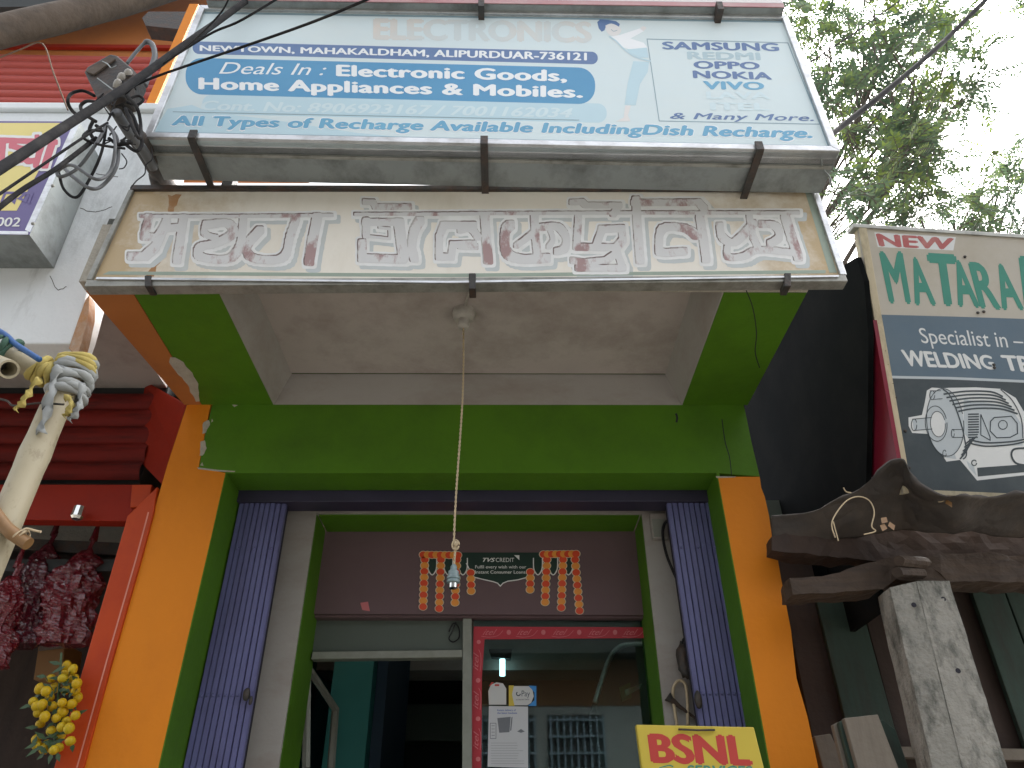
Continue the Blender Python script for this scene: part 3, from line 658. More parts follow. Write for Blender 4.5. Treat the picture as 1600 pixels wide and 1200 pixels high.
mb = MB(); decal(mb, [(777, 1122), (798, 1120), (796, 1144), (780, 1145)], PT, .0075); decal(mb, [(799, 1121), (801, 1120), (799, 1141), (797, 1142)], PT, .0075)
for x0, y0, x1, y1 in ((766, 1130, 775, 1130), (766, 1154, 775, 1154), (766, 1130, 766, 1154), (775, 1130, 775, 1154)): stroke(mb, [(x0, y0), (x1, y1)], PT, .9, .0075)
for i in range(4): stroke(mb, [(768, 1134 + i * 5), (773, 1134 + i * 5)], PT, .8, .0075)
for i in range(9): stroke(mb, [(767, 1161 + i * 4), (767 + R.uniform(40, 54), 1161 + i * 4)], PT, .4, .0075)
decal(mb, [(808, 1143), (814, 1139), (820, 1143), (814, 1145)], PT, .0075)
mb.build('notice_picture', mat('grey_ink', (.16, .17, .19), .7), s3)

# toran banner
PB = YPL(YI - .003)
def c4(x, y): return (620 + x * .35, 780 + y * .35)
tor = thing('festoon_banner', PB.at(780, 870), 'dark green loan advert banner cut like marigold strings on the mauve panel', 'banner')
mb = MB()
bp = [(275, 238), (650, 238), (640, 262), (612, 285), (596, 325), (578, 350), (540, 360), (495, 366), (474, 375), (462, 388), (450, 375), (430, 368), (385, 358), (345, 348), (330, 325), (310, 285), (285, 262)]
decal(mb, [c4(*p) for p in bp], PB, .0015); mb.build('banner_panel', M['dkgreen_p'], tor)
mb = MB(); stroke(mb, [c4(*p) for p in bp[4:-1]], PB, 1.6, .001)
for xs in ((158, 'a'), (230, 'a'), (295, 'a'), (630, 'a'), (698, 'a'), (766, 'a')):
    x = xs[0]; stroke(mb, smooth_px([c4(x - 20, 262), c4(x - 18, 312), c4(x, 338), c4(x + 18, 312), c4(x + 20, 262)]), PB, 1.6, .001)
mb.build('white_outline', M['white_p'], tor)
mb = MB()
for x in (158, 230, 295, 630, 698, 766):
    decal(mb, [c4(*p) for p in ((x - 19, 255), (x + 19, 255), (x + 17, 310), (x, 335), (x - 17, 310))], PB, .0008)
mb.build('banner_swag', M['dkgreen_p'], tor)
def flowers(x0, y0, x1, y1, n):
    mb = MB()
    for i in range(n):
        t = i / (n - 1); x = x0 + (x1 - x0) * t; y = y0 + (y1 - y0) * t
        mb.m = 0; decal(mb, ell(*c4(x, y), 7.2, 6.2, 16), PB, .004 + i * .0005, .0003)
        mb.m = 1 + i % 2; decal(mb, ell(*c4(x, y), 6.0, 5.4, 16), PB, .012 + i * .0008, .0003)
    mb.build('flower_string', [M['cream_p'], M['redorange_p'], M['orange_p']], tor)
for x, yb in ((120, 480), (192, 488), (263, 462), (665, 460), (737, 484)): flowers(x + 5, 270, x - 3, yb, int((yb - 270) / 26) + 1)
flowers(796, 270, 816, 498, 9); flowers(330, 328, 332, 410, 4); flowers(596, 325, 595, 404, 4)
flowers(118, 248, 272, 250, 9); flowers(655, 246, 800, 244, 9)
mb = MB()
text(mb, 'TVS', [c4(385, 262), c4(440, 262), c4(436, 280), c4(380, 280)], PB, .003, .03, .2)
text(mb, 'CREDIT', [c4(442, 262), c4(524, 262), c4(524, 280), c4(442, 280)], PB, .003, .0)
decal(mb, [c4(524, 250), c4(547, 250), c4(547, 272)], PB, .003)
text(mb, 'Fulfil every wish with our', [c4(350, 295), c4(578, 295), c4(578, 309), c4(350, 309)], PB, .003, .006)
text(mb, 'Instant Consumer Loans.', [c4(350, 318), c4(578, 318), c4(578, 332), c4(350, 332)], PB, .003, .006)
mb.build('banner_lettering', M['white_p'], tor)

# interior room
rm = MB()
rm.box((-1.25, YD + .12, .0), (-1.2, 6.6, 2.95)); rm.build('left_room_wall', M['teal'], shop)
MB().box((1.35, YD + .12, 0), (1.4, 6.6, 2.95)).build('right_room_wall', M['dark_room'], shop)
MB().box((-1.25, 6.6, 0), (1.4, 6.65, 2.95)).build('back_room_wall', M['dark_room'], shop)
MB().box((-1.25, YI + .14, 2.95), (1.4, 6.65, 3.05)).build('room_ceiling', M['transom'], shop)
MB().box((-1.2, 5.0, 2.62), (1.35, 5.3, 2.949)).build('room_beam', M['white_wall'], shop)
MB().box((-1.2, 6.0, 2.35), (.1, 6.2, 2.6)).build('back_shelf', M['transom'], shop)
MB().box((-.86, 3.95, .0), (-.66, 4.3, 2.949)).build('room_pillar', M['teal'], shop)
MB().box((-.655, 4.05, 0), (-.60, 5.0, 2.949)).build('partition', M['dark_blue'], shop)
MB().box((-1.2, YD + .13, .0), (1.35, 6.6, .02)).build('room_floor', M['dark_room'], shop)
tl = thing('tube_light', (0.02, 4.9, 2.55), 'lit tube light on the ceiling beam seen through the window glass', 'light')
p = PY(785, 1022, 4.9)
MB().tube([PY(785, 1030, 4.93), PY(785, 1056, 4.93)], .018, 10).build('tube', M['tube_light'], tl)
MB().prism([PY(764, 1014, 4.9), PY(800, 1014, 4.9), PY(798, 1029, 4.9), PY(768, 1026, 4.9)], (0, .06, 0)).build('fitting', M['dark_room'], tl)
vrefl = thing('vehicle_reflection', PY(980, 1100, 3.6), 'solid dark shape with curved silver rim standing in for a vehicle mirrored in the window glass', 'vehicle reflection')  # solid shapes placed indoors to stand in for a vehicle's reflection in the glass
rim = smooth3([PY(x, y, 3.6) for x, y in [(930, 1098), (940, 1064), (952, 1030), (966, 1012), (985, 1007), (1040, 1006)]], 6)
MB().tube(rim, .012, 8).build('silver_rim', M['alu'], vrefl, smooth=True)
body = [PY(x, y, 3.62) for x, y in [(931, 1100), (941, 1066), (953, 1032), (967, 1014), (985, 1009), (1050, 1008)]]
MB().prism(body + [drop(body[-1]), drop(body[0])], (0, .35, 0)).build('reflection_body', M['dark_room'], vrefl)
lampm = MB(); lampm.prism([PY(x, y, 3.58) for x, y in [(968, 1074), (985, 1066), (987, 1090), (972, 1096)]], (0, .02, 0)); lampm.build('reflected_headlight', M['leaf_dark'], vrefl)  # green plate standing in for the reflected headlight
MB().prism([PY(x, y, 3.57) for x, y in [(976, 1078), (1003, 1068), (1000, 1076), (978, 1088)]], (0, .02, 0)).build('reflected_mirror', M['chrome'], vrefl)  # chrome plate standing in for the reflected vehicle mirror

# things on right white jamb
PW = YPL(YW)
jb = thing('switch_box', PW.at(1020, 826), 'shallow white wiring box high on the right door jamb', 'wiring box')
MB().prism([PW.at(x, y, .001) for x, y in [(1014, 806), (1040, 806), (1042, 845), (1019, 845)]], (0, -.03, 0)).build('box_body', M['white_wall'], jb, bevel=.003)
MB().prism([PW.at(x, y, .032) for x, y in [(1018, 811), (1037, 811), (1038, 839), (1022, 839)]], (0, -.004, 0)).build('box_lid', M['frame_metal'], jb, bevel=.002)
cb = thing('jamb_cable', PW.at(1036, 850), 'black cable looping down the right door jamb to the gate', 'cable')
MB().tube(smooth3([PW.at(x, y, .05) for x, y in [(1060, 810), (1045, 812), (1037, 822), (1036, 840), (1042, 868), (1052, 893), (1060, 910)]], 6), .006, 8).build('cable', M['black_cable'], cb, smooth=True)
for_stick = thing('hanging_brush', PW.at(1066, 1105), 'dark wooden brush hanging from a string on the right jamb', 'brush')
MB().tube([PW.at(1049, 1093, .02), PW.at(1062, 1104, .02), PW.at(1086, 1122, .02)], [.012, .007, .005], 8).build('handle', M['beam_wood'], for_stick)
MB().tube([PW.at(1043, 1088, .02), PW.at(1049, 1093, .02)], [.018, .012], 8).build('bristle', M['iron'], for_stick)
ws = thing('rope_loop', PW.at(1062, 1070), 'pale rope loop hanging beside the right folding gate', 'rope')
MB().tube(smooth3([PW.at(x, y, .02) for x, y in [(1058, 1133), (1053, 1100), (1052, 1076), (1060, 1064), (1070, 1068), (1074, 1090), (1075, 1133)]], 6), .006, 8).build('loop', M['twine'], ws, smooth=True)
cd = thing('grey_helmet_bag', PW.at(1068, 1030), 'dark grey bag hanging behind the right folding gate edge', 'bag')
mb = MB(); mb.blob(PW.at(1070, 1032, .04), .05, 3, .4, (.6, .5, 1.4)); mb.build('bag_body', M['iron'], cd, smooth=True)
mb = MB(); mb.tube(smooth3([PW.at(1066, 1008, .04), PW.at(1068, 998, .04), PW.at(1072, 1008, .04)], 5), .004, 6); mb.build('bag_strap', M['black_cable'], cd)
cd.name = 'hanging_bag'; ORG[cd.name] = ORG['grey_helmet_bag']
hk = MB(); hk.tube([PW.at(748, 782, .02), PW.at(747, 796, .02)], .004, 6); hk.tube([PW.at(751, 782, .02), PW.at(753, 794, .02)], .003, 6); hk.build('ceiling_hook', M['iron'], shop)

# ================================================================== PENDANT LAMP HOLDER
rc = PZ(725, 486, ZC)
pend = thing('pendant_lamp_holder', rc, 'bare lamp holder hanging on a knotted twisted cord from the canopy ceiling', 'lamp holder')
MB().lathe(rc, [(.043, 0), (.045, -.012), (.042, -.03), (.036, -.040), (.020, -.044), (.019, -.058), (.024, -.062), (.021, -.078), (.011, -.084)], 28).build('ceiling_rose', M['porcelain'], pend, smooth=True, autos=40)
yv = rc.y
c0 = rc + Vector((0, 0, -.08)); c1 = PY(712, 850, yv); c2 = PY(709, 888, yv)
mb = MB(); n = 150
for ph in (0, math.pi):
    pts = []
    for i in range(n):
        t = i / (n - 1); p = c0.lerp(c1, t); p = p + Vector((.006 * math.sin(t * 5), 0, 0)); a = t * 170 + ph
        pts.append(p + Vector((math.cos(a), math.sin(a), 0)) * .0022)
    mb.tube(pts, .0021, 6)
    pts = [c1.lerp(c2, i / 20) + Vector((math.cos(i * 1.1 + ph), math.sin(i * 1.1 + ph), 0)) * .0022 for i in range(21)]; mb.tube(pts, .0022, 6)
mb.build('twisted_cord', M['twine'], pend, smooth=True)
mb = MB(); mb.blob(c1, .008, 2, .3, (1, 1, 1.4)); mb.tube([c1 + Vector((math.cos(a) * .011, -.003, math.sin(a) * .016 - .004)) for a in [i * .5 for i in range(13)]], .003, 6); mb.build('cord_knot', M['twine'], pend, smooth=True)
MB().lathe(c2, [(.006, .012), (.010, .006), (.011, -.006), (.0165, -.010), (.017, -.026), (.0205, -.028), (.0205, -.034), (.017, -.036), (.0205, -.040), (.0205, -.046), (.016, -.048)], 24).build('bulb_holder', M['bakelite'], pend, smooth=True, autos=35)
MB().lathe(c2 + Vector((0, 0, -.0485)), [(.0135, 0), (.0135, -.014), (.012, -.015)], 20).build('metal_socket', M['chrome'], pend, smooth=True, autos=35)
mb = MB(); mb.tube(smooth3([rc + Vector((.0, -.005, -.003)), PZ(731, 462, ZC - .01), PZ(737, 446, ZC - .01)], 4), .004, 6); mb.build('feed_wire', M['porcelain'], pend)

# ================================================================== BENGALI SIGNBOARD
YB = 1.90; PBn = YPL(YB)
sg = thing('painted_signboard', (0, YB, 3.2), 'long weathered cream signboard with worn hand painted letters above the canopy', 'signboard')
sq = [(136, 446), (206, 296), (1273, 297), (1321, 438)]
b4 = [PBn.at(*p) for p in sq]
MB().prism(b4, (0, .022, 0)).build('sign_panel', M['old_sign'], sg)
def edge_bar(a, b, w, d, pl_n, name, m, par, fwd=.012):
    p, q = Vector(a), Vector(b); dr = (q - p).normalized(); nrm = Vector((-dr.z, 0, dr.x)) * (w / 2); f = Vector((0, -fwd, 0))
    return MB().prism([p + nrm + f, q + nrm + f, q - nrm + f, p - nrm + f], (0, d, 0)).build(name, m, par, bevel=.002)
edge_bar(b4[0] + Vector((0, 0, .0)), b4[3], .028, .045, None, 'bottom_rail', M['alu_dull'], sg)
edge_bar(b4[1], b4[2], .024, .045, None, 'top_rail', M['iron'], sg)
edge_bar(b4[0] + Vector((.006, 0, .016)), b4[1] + Vector((.006, 0, -.014)), .018, .04, None, 'side_rail', M['alu_dull'], sg)
edge_bar(b4[3] + Vector((-.006, 0, .016)), b4[2] + Vector((-.006, 0, -.014)), .022, .04, None, 'side_rail', M['alu'], sg)
mb = MB(); decal(mb, [(160, 429), (700, 433), (1290, 427), (1290, 422), (700, 427.5), (170, 424)], PBn, .0025); decal(mb, [(1258, 300), (1268, 300), (1308, 426), (1296, 426)], PBn, .0025); mb.build('green_trim', M['green_trim'], sg)
al = MB(); al.prism([PBn.at(x, y, .014) for x, y in [(150, 437), (700, 443), (1310, 433.5), (1310, 431), (700, 440), (152, 434)]], (0, -.004, 0)); al.build('bright_lip', M['alu'], sg)
for x, y, w, h in ((231, 438, 11, 18), (738, 438, 11, 26), (1231, 436, 11, 22)):
    mb = MB(); mb.prism([PBn.at(x - w/2, y - h * .45, .02), PBn.at(x + w/2, y - h * .45, .02), PBn.at(x + w/2, y + h * .5, .02), PBn.at(x - w/2, y + h * .5, .02)], (0, .05, 0)); mb.build('clamp', M['iron'], sg, bevel=.003)
def q5(x, y): return (120 + x * .3875, 270 + y * .3875)
def q6(x, y): return (720 + x * .3875, 270 + y * .3875)
BN = []
def L5(pts, w=15, sm=True): BN.append(([q5(*p) for p in (smooth_px(pts, 4) if sm else pts)], w))
def L6(pts, w=15, sm=True): BN.append(([q6(*p) for p in (smooth_px(pts, 4) if sm else pts)], w))
L5([(262, 176), (640, 176), (1030, 172)], 9, False)
L5([(292, 182), (280, 225), (272, 258), (325, 262), (352, 225), (400, 222)], 16, False); L5([(222, 338), (275, 338), (318, 300), (362, 200)], 17, False)
L5([(430, 185), (420, 260), (405, 352)], 17, False)
L5([(540, 208), (610, 205), (632, 245), (560, 285), (500, 300), (492, 335), (560, 350), (625, 342), (660, 290), (672, 190)], 16)
L5([(520, 205), (515, 245), (560, 262)], 13)
L5([(740, 232), (690, 290), (700, 338), (770, 352), (838, 338), (860, 260), (885, 188)], 16)
L5([(970, 182), (952, 270), (938, 356)], 19, False)
L5([(1125, 168), (1600, 166)], 9, False); L6([(0, 165), (660, 162), (1362, 162)], 9, False)
L5([(1165, 118), (1195, 120), (1205, 138), (1340, 138)], 13, False)
L5([(1165, 200), (1290, 200)], 15, False); L5([(1300, 205), (1318, 340)], 20, False); L5([(1168, 195), (1168, 250)], 15, False); L5([(1168, 256), (1262, 266), (1262, 226), (1222, 222)], 8, False)
L5([(1152, 285), (1152, 345), (1315, 350)], 17, False)
L5([(1385, 195), (1362, 235), (1352, 300), (1362, 345)], 17)
L5([(1600, 212), (1480, 212), (1462, 260), (1462, 340), (1510, 340), (1518, 290), (1600, 288)], 15, False)
L6([(0, 232), (40, 225), (70, 260)], 14); L6([(0, 298), (60, 300)], 13, False)
L6([(98, 180), (104, 265), (112, 352)], 18, False)
L6([(200, 212), (180, 240), (185, 320), (240, 348), (345, 345)], 18); L6([(298, 180), (302, 260), (310, 335)], 16, False)
L6([(225, 295), (290, 245), (300, 225)], 12); L6([(330, 220), (390, 218), (425, 260), (420, 305), (390, 318)], 15); L6([(360, 230), (372, 270), (355, 300)], 11)
L6([(475, 182), (468, 300), (630, 302), (655, 270), (650, 225), (570, 228), (548, 290)], 15, False)
L6([(450, 120), (490, 118), (505, 132), (640, 132), (615, 168)], 13, False)
L6([(455, 355), (500, 362), (590, 352), (632, 322), (655, 385), (475, 385)], 14, False)
L6([(708, 112), (712, 200), (724, 352)], 17, False); L6([(700, 122), (960, 120), (985, 148)], 14, False)
L6([(965, 182), (980, 270), (990, 348)], 17, False); L6([(950, 255), (905, 225), (815, 225), (800, 300), (815, 322), (900, 318)], 16)
L6([(1045, 215), (1055, 260), (1100, 282), (1150, 240), (1180, 205)], 15); L6([(1215, 208), (1270, 215), (1285, 260), (1250, 285)], 15); L6([(1165, 180), (1180, 260), (1198, 300)], 14, False)
L6([(1075, 305), (1080, 340), (1140, 338), (1200, 312), (1330, 322)], 14); L6([(1310, 180), (1335, 260), (1362, 340)], 18, False)
brushed(BN, PBn, .0004, 'letter_shadow', M['bn_shadow'], sg, (6, 6), 2.5)
brushed(BN, PBn, .0008, 'letter_outline', M['bn_outline'], sg, (0, 0), 2.8)
brushed(BN, PBn, .0012, 'letter_edge', M['bn_edge'], sg, (-1.2, -1.2), -1.2)
brushed(BN, PBn, .0016, 'letter_face', M['bn_face'], sg, (0, 0), -1.8)
mb = MB()
decal(mb, rough([(262, 304), (284, 304), (266, 340), (276, 352), (254, 398), (240, 432), (228, 432), (246, 390), (262, 350)], 2.5, 7), PBn, .0006)
mb.build('rust_streak', mat('rust_streak', (.42, .22, .09), .7, var=.25, vscale=9, dirt=(.6, .55, .45), damt=.7, dscale=6), sg)

# ================================================================== BILLBOARD
YBB = 1.70; P2 = YPL(YBB)
bb = thing('billboard', (0, YBB, 3.7), 'large faded pale blue billboard listing electronic goods and phone makers', 'billboard')
bq = [(226, 218), (313, 12), (1229, 27), (1311, 240)]
fq = [P2.at(*p) for p in bq]
dpt = .185
pn = MB(); pn.prism([v + Vector((0, .0, 0)) for v in fq], (0, .02, 0)); pn.build('face_sheet', M['bb_face'], bb)
bx = MB(); ins = Vector((0, .0245, 0)); bx.prism([v + ins for v in fq], (0, dpt - .03, 0)); bx.build('tin_box', M['tin'], bb)
fr_ = MB()
def fbar(p, q, w, m_off=0):
    dr = (q - p).normalized(); nrm = Vector((-dr.z, 0, dr.x)) * w
    return p, q, nrm
c = sum(fq, Vector()) / 4
def rim4(mb, qd, w, d, fwd):
    cc = sum(qd, Vector()) / 4
    inn = []
    for i in range(4):
        a_, b_, c_ = qd[i - 1], qd[i], qd[(i + 1) % 4]
        inn.append(b_ + (a_ - b_).normalized() * w + (c_ - b_).normalized() * w)
    for i in range(4):
        j = (i + 1) % 4
        mb.prism([qd[i] + Vector((0, -fwd, 0)), qd[j] + Vector((0, -fwd, 0)), inn[j] + Vector((0, -fwd, 0)), inn[i] + Vector((0, -fwd, 0))], (0, d, 0))
    return inn
inn = rim4(fr_, fq, .026, .06, .012); fr_.build('aluminium_frame', M['alu'], bb, bevel=.002)
lg = MB()
ii = []
for i in range(4):
    stroke(lg, [], P2, 1, 0) if False else None
g_px = [(238, 207), (318, 20), (1224, 34), (1295, 229)]
for i in range(4): stroke(lg, [g_px[i], g_px[(i + 1) % 4]], P2, 3.0, .0005)
lg.build('edge_line', M['bb_line'], bb)
# flanged seams under the tin box
sm = MB()
uv = P2
zb0 = fq[0].z; zb3 = fq[3].z
for t in (.0,):
    sm.prism([fq[0] + Vector((.01, .05, -.002)), fq[3] + Vector((-.01, .05, -.002)), fq[3] + Vector((-.01, .062, -.002)), fq[0] + Vector((.01, .062, -.002))], (0, 0, -.008))
sm.build('box_seam', M['alu_dull'], bb)
for x in (303, 757, 1185):
    t = (x - 226) / (1311 - 226); p = fq[0].lerp(fq[3], t); w = .013
    mb = MB()
    prof = [(-.022, .03), (-.022, -.012), (.0, -.016), (.17, -.016), (.22, -.018), (.22, -.013), (.17, -.010), (0, -.0095), (-.0155, -.006), (-.0155, .03)]
    mb.prism([Vector((p.x - w, p.y + a_, p.z + b_)) for a_, b_ in prof], (w * 2, 0, 0)); mb.build('strap', M['iron'], bb)
# prints
def tx(k, s_, quad, pl, off, bold=.02, shear=0.0, space=1.0):
    m_ = MB(); text(m_, s_, quad, pl, off, bold, shear, space); return m_.build('lettering_line', M['bb_' + k], bb)
K = {k: MB() for k in ('navy', 'blue', 'sky', 'grey', 'pale', 'wash', 'beige', 'white', 'skin', 'line')}
decal(K['navy'], rrect(301, 64.5, 934, 84, 16.5, 9.5), P2, .001)
decal(K['blue'], rrect(290, 90, 930, 147, 16, 26), P2, .001)
decal(K['wash'], rrect(316, 148, 948, 178, 14, 14), P2, .0004)
decal(K['wash'], [(240, 206), (262, 170), (300, 164), (330, 176), (420, 186), (560, 208), (700, 220)], P2, .0002)
tx('white', 'NEWTOWN, MAHAKALDHAM, ALIPURDUAR-736121', tq(312, 917, 79.5, 94.5, 70.5, 82.5), P2, .0024, .04, space=1.03)
tx('white', 'Deals In :', tq(342, 510, 115, 117.5, 97, 100), P2, .0024, .0, .35)
tx('white', 'Electronic Goods,', tq(525, 886, 119, 127.5, 101, 109.5), P2, .0024, .05, space=1.06)
tx('white', 'Home Appliances & Mobiles.', tq(310, 911, 139.5, 153, 121, 135), P2, .0024, .05, space=1.06)
tx('beige', 'ELECTRONICS', tq(583, 925, 62, 67, 28.5, 34), P2, .0012, .06)
tx('pale', 'Cont. No: 8906923167 / 7001162034', tq(314, 895, 172, 184, 157, 169), P2, .0016, .03, .25)
stroke(K['line'], [(270, 174.5), (905, 187.5)], P2, 1.0, .0026)
for dx in (-1.2, 0): pass
tx('white', 'All Types of Recharge Available IncludingDish Recharge.', tq(265.5, 1271.5, 197.5, 217.5, 179, 198.5), P2, .0008, .065, .15, space=1.04)
tx('sky', 'All Types of Recharge Available IncludingDish Recharge.', tq(267, 1270, 196, 216, 180, 199.5), P2, .0024, .05, .15, space=1.04)
bxp = [(1011, 61), (1231, 67), (1281, 194), (1030, 189)]
stroke(K['line'], bxp, P2, 1.4, .001, True)
def brand(k, s, x0, x1, b0, b1, t0, t1, bold=.048, sh=0.0): tx(k, s, tq(x0, x1, b0, b1, t0, t1, -1, -2), P2, .0024, bold, sh, 1.04)
brand('navy', 'SAMSUNG', 1035, 1218, 77, 80, 65, 67.5); brand('grey', 'REDMI', 1074, 1189, 92.5, 94, 80.5, 82)
brand('navy', 'OPPO', 1084, 1188, 107, 108.5, 95, 97); brand('navy', 'NOKIA', 1083, 1207, 122, 124.5, 110, 113)
brand('sky', 'VIVO', 1099, 1195, 139.5, 140.5, 126.5, 128); brand('pale', 'LAVA', 1104, 1204, 154.5, 155, 143, 144); brand('pale', 'ITEL', 1110, 1203, 172, 173, 160, 161)
brand('navy', '& Many More.', 1047, 1272, 185.5, 189, 176, 179, .02, .25)
# printed figure, pale
def c3(x, y): return (760 + x * .375, y * .375)
decal(K['navy'], [c3(*p) for p in [(462, 92), (475, 80), (500, 82), (540, 88), (556, 100), (552, 112), (520, 98), (500, 105), (492, 126), (480, 132), (468, 118)]], P2, .0018)
decal(K['skin'], [c3(*p) for p in smooth_px([(496, 106), (520, 98), (550, 110), (562, 128), (548, 146), (520, 148), (500, 130), (496, 106)], 3)[:-1]], P2, .0022)
stroke(K['line'], smooth_px([c3(520, 122), c3(530, 130), c3(545, 126)]), P2, .8, .0026)
decal(K['white'], [c3(*p) for p in [(520, 152), (555, 146), (640, 118), (655, 130), (600, 160), (655, 178), (672, 200), (600, 206), (565, 196), (535, 172)]], P2, .0014)
decal(K['skin'], [c3(*p) for p in [(640, 116), (655, 108), (668, 116), (655, 130)]], P2, .0022)
stroke(K['wash'], smooth_px([c3(512, 152), c3(540, 170), c3(575, 205), c3(620, 236), c3(685, 255)]), P2, 2.0, .0024)
decal(K['wash'], [c3(*p) for p in [(585, 206), (668, 198), (676, 240), (640, 240), (600, 222)]], P2, .0018)
decal(K['wash'], [c3(*p) for p in [(612, 255), (678, 258), (672, 300), (640, 350), (622, 438), (576, 436), (588, 350), (600, 300)]], P2, .0018)
decal(K['skin'], [c3(*p) for p in [(578, 440), (602, 440), (590, 480), (600, 505), (540, 506), (572, 490)]], P2, .0018)
for k, nm in (('wash', 'pale_wash'), ('navy', 'navy_print'), ('blue', 'blue_bar'), ('sky', 'sky_lettering'), ('grey', 'grey_lettering'), ('pale', 'pale_lettering'), ('beige', 'faded_heading'), ('white', 'white_lettering'), ('skin', 'printed_figure'), ('line', 'thin_line')):
    K[k].build(nm, M['bb_' + k], bb)
# thin sealing wire at right corner
mb = MB(); mb.tube(smooth3([PY(1283, 246, 1.72), PY(1285, 262, 1.76), PY(1296, 276, 1.8), PY(1299, 290, 1.84)], 5), .004, 6); mb.build('loose_wire', M['tin'], bb)
# supports behind the billboard
mb = MB()
for x in (-1.05, 0.0, 1.1):
    mb.box((x - .02, 1.935, ZC + .17), (x + .02, 1.975, 5.6))
mb.box((-1.1, 1.98, 4.1), (1.2, 2.0, 4.14)); mb.build('support_post', M['iron'], bb)

# upper sign strip
YU = 1.66; P3 = YPL(YU)
ub = thing('upper_signboard', (0, YU, 4.6), 'second signboard above the blue billboard showing only its reddish lower rim', 'signboard')
uq = [P3.at(*p) for p in [(322, 1), (1226, 13)]]
hgt = Vector((0, 0, .85))
MB().prism([uq[0], uq[1], uq[1] + hgt, uq[0] + hgt], (0, .16, 0)).build('sign_box', M['tin'], ub)
MB().prism([uq[0] + Vector((0, -.004, .002)), uq[1] + Vector((0, -.004, .002)), uq[1] + Vector((0, -.004, .03)), uq[0] + Vector((0, -.004, .03))], (0, .003, 0)).build('red_rim', M['ubb_red'], ub)
MB().prism([uq[0] + Vector((0, -.004, .032)), uq[1] + Vector((0, -.004, .032)), uq[1] + hgt + Vector((0, -.004, 0)), uq[0] + hgt + Vector((0, -.004, 0))], (0, .003, 0)).build('white_face', M['ubb'], ub)
for x in (752, 1123):
    p = P3.at(x, 9 if x < 900 else 14); MB().box((p.x - .012, YU - .02, p.z - .035), (p.x + .012, YU + .05, p.z + .02)).build('strap', M['iron'], ub)

# debris on canopy between the boards
deb = thing('canopy_debris', (0, 2.0, ZC + .17), 'dry twigs and broken brick bits lying on the canopy between the two boards', 'debris')
mb = MB()
for i in range(46):
    x = R.uniform(-1.1, .2); y = R.uniform(1.96, 2.3); z = ZC + .175 + R.uniform(.0, .12); d = Vector((R.uniform(-1, 1), R.uniform(-.3, .3), R.uniform(-.2, .5))) * R.uniform(.05, .16)
    mb.tube([Vector((x, y, z)), Vector((x, y, z)) + d * .5 + Vector((0, 0, .01)), Vector((x, y, z)) + d], R.uniform(.002, .004), 5)
mb.build('twig', M['bark'], deb)
mb = MB()
for i in range(26):
    mb.blob((R.uniform(-1.2, .1), R.uniform(1.98, 2.25), ZC + .19 + R.uniform(0, .05)), R.uniform(.015, .04), 1, .5)
mb.build('rubble_bit', M['rust_plaster'], deb)

# ================================================================== LEFT NEIGHBOUR
YP = 2.15; PP = YPL(YP)
nb = thing('neighbour_building', (-2, 2.6, 0), 'neighbouring building on the left with white parapet and red upstairs shutter', 'building')
pp = [PP.at(*p) for p in [(207, 292), (170, 370), (138, 450), (124, 500), (108, 543)]]
XL = -4.5
zlow = PP.at(60, 537).z; ztop = PP.at(100, 176).z
par = [Vector((XL, YP, ztop)), Vector((pp[0].x + .12, YP, ztop)), Vector((pp[0].x + .12, YP, pp[0].z)), pp[1], pp[2], pp[3], Vector((pp[4].x, YP, zlow)), Vector((XL, YP, zlow))]
MB().prism(par, (0, .14, 0)).build('parapet', M['parapet'], nb, bevel=.006)
rr = [PP.at(*p) for p in [(140, 462), (139, 490), (130, 530), (122, 556), (108, 545), (122, 503), (134, 470)]]
MB().prism([v + Vector((0, -.003, 0)) for v in rr], (0, .05, 0)).build('broken_edge', M['rust_plaster'], nb)
# slab underside
MB().box((XL, YP + .142, 3.40), (pp[3].x - .005, 2.95, 3.5)).build('canopy_slab', M['ceiling'], nb)
lipm = MB(); lipm.prism([Vector((XL, YP - .02, ztop + .001)), Vector((pp[0].x + .12, YP - .02, ztop + .001)), Vector((pp[0].x + .12, YP - .02, ztop + .05)), Vector((XL, YP - .02, ztop + .05))], (0, .25, 0)); lipm.build('parapet_coping', M['parapet'], nb, bevel=.008)
ckm = MB()
for px in ([(138, 450), (148, 420), (166, 385), (176, 360), (190, 330)], [(126, 326), (150, 330), (175, 322)], [(78, 432), (90, 452), (105, 448)], [(150, 272), (185, 275)]):
    stroke(ckm, [(x + R.uniform(-1.5, 1.5), y + R.uniform(-1.5, 1.5)) for x, y in smooth_px(px, 4)], PP, 1.1, .001)
ckm.build('crack', M['iron'], nb)
# upstairs: red shutter, orange wall
YS = 3.3; PSh = YPL(YS)
def ribbed(x0, x1, z0, z1, Y, pitch, dep, m, name, par, slope=0.0):
    mb = MB(); prof = []
    n = int((z1 - z0) / pitch)
    for i in range(n):
        for k in range(6):
            t = k / 6; prof.append((z0 + (i + t) * pitch, -dep * (math.sin(math.pi * t) ** .7)))
    vs = []; fs = []
    for j, (z, d) in enumerate(prof):
        vs += [Vector((x0, Y + d, z)), Vector((x1, Y + d, z + slope * (x1 - x0)))]
        if j: fs.append([2 * j - 2, 2 * j - 1, 2 * j + 1, 2 * j])
    mb.add(vs, fs); return mb.build(name, m, par, smooth=True, autos=50)
zsa = PSh.at(100, 190).z - .3; zsb = PSh.at(150, 76).z
MB().box((XL, YS + .02, zsa - .2), (-1.3, YS + .1, zsb + 2.2)).build('upper_wall', M['orange_dull'], nb)
ribbed(XL, -1.42, zsa, zsb, YS + .012, .085, .028, M['red_shutter'], 'roller_shutter', nb, -.02)
MB().box((XL, YS - .01, zsb + .0), (-1.42, YS + .015, zsb + .04)).build('shutter_lip', M['red'], nb)
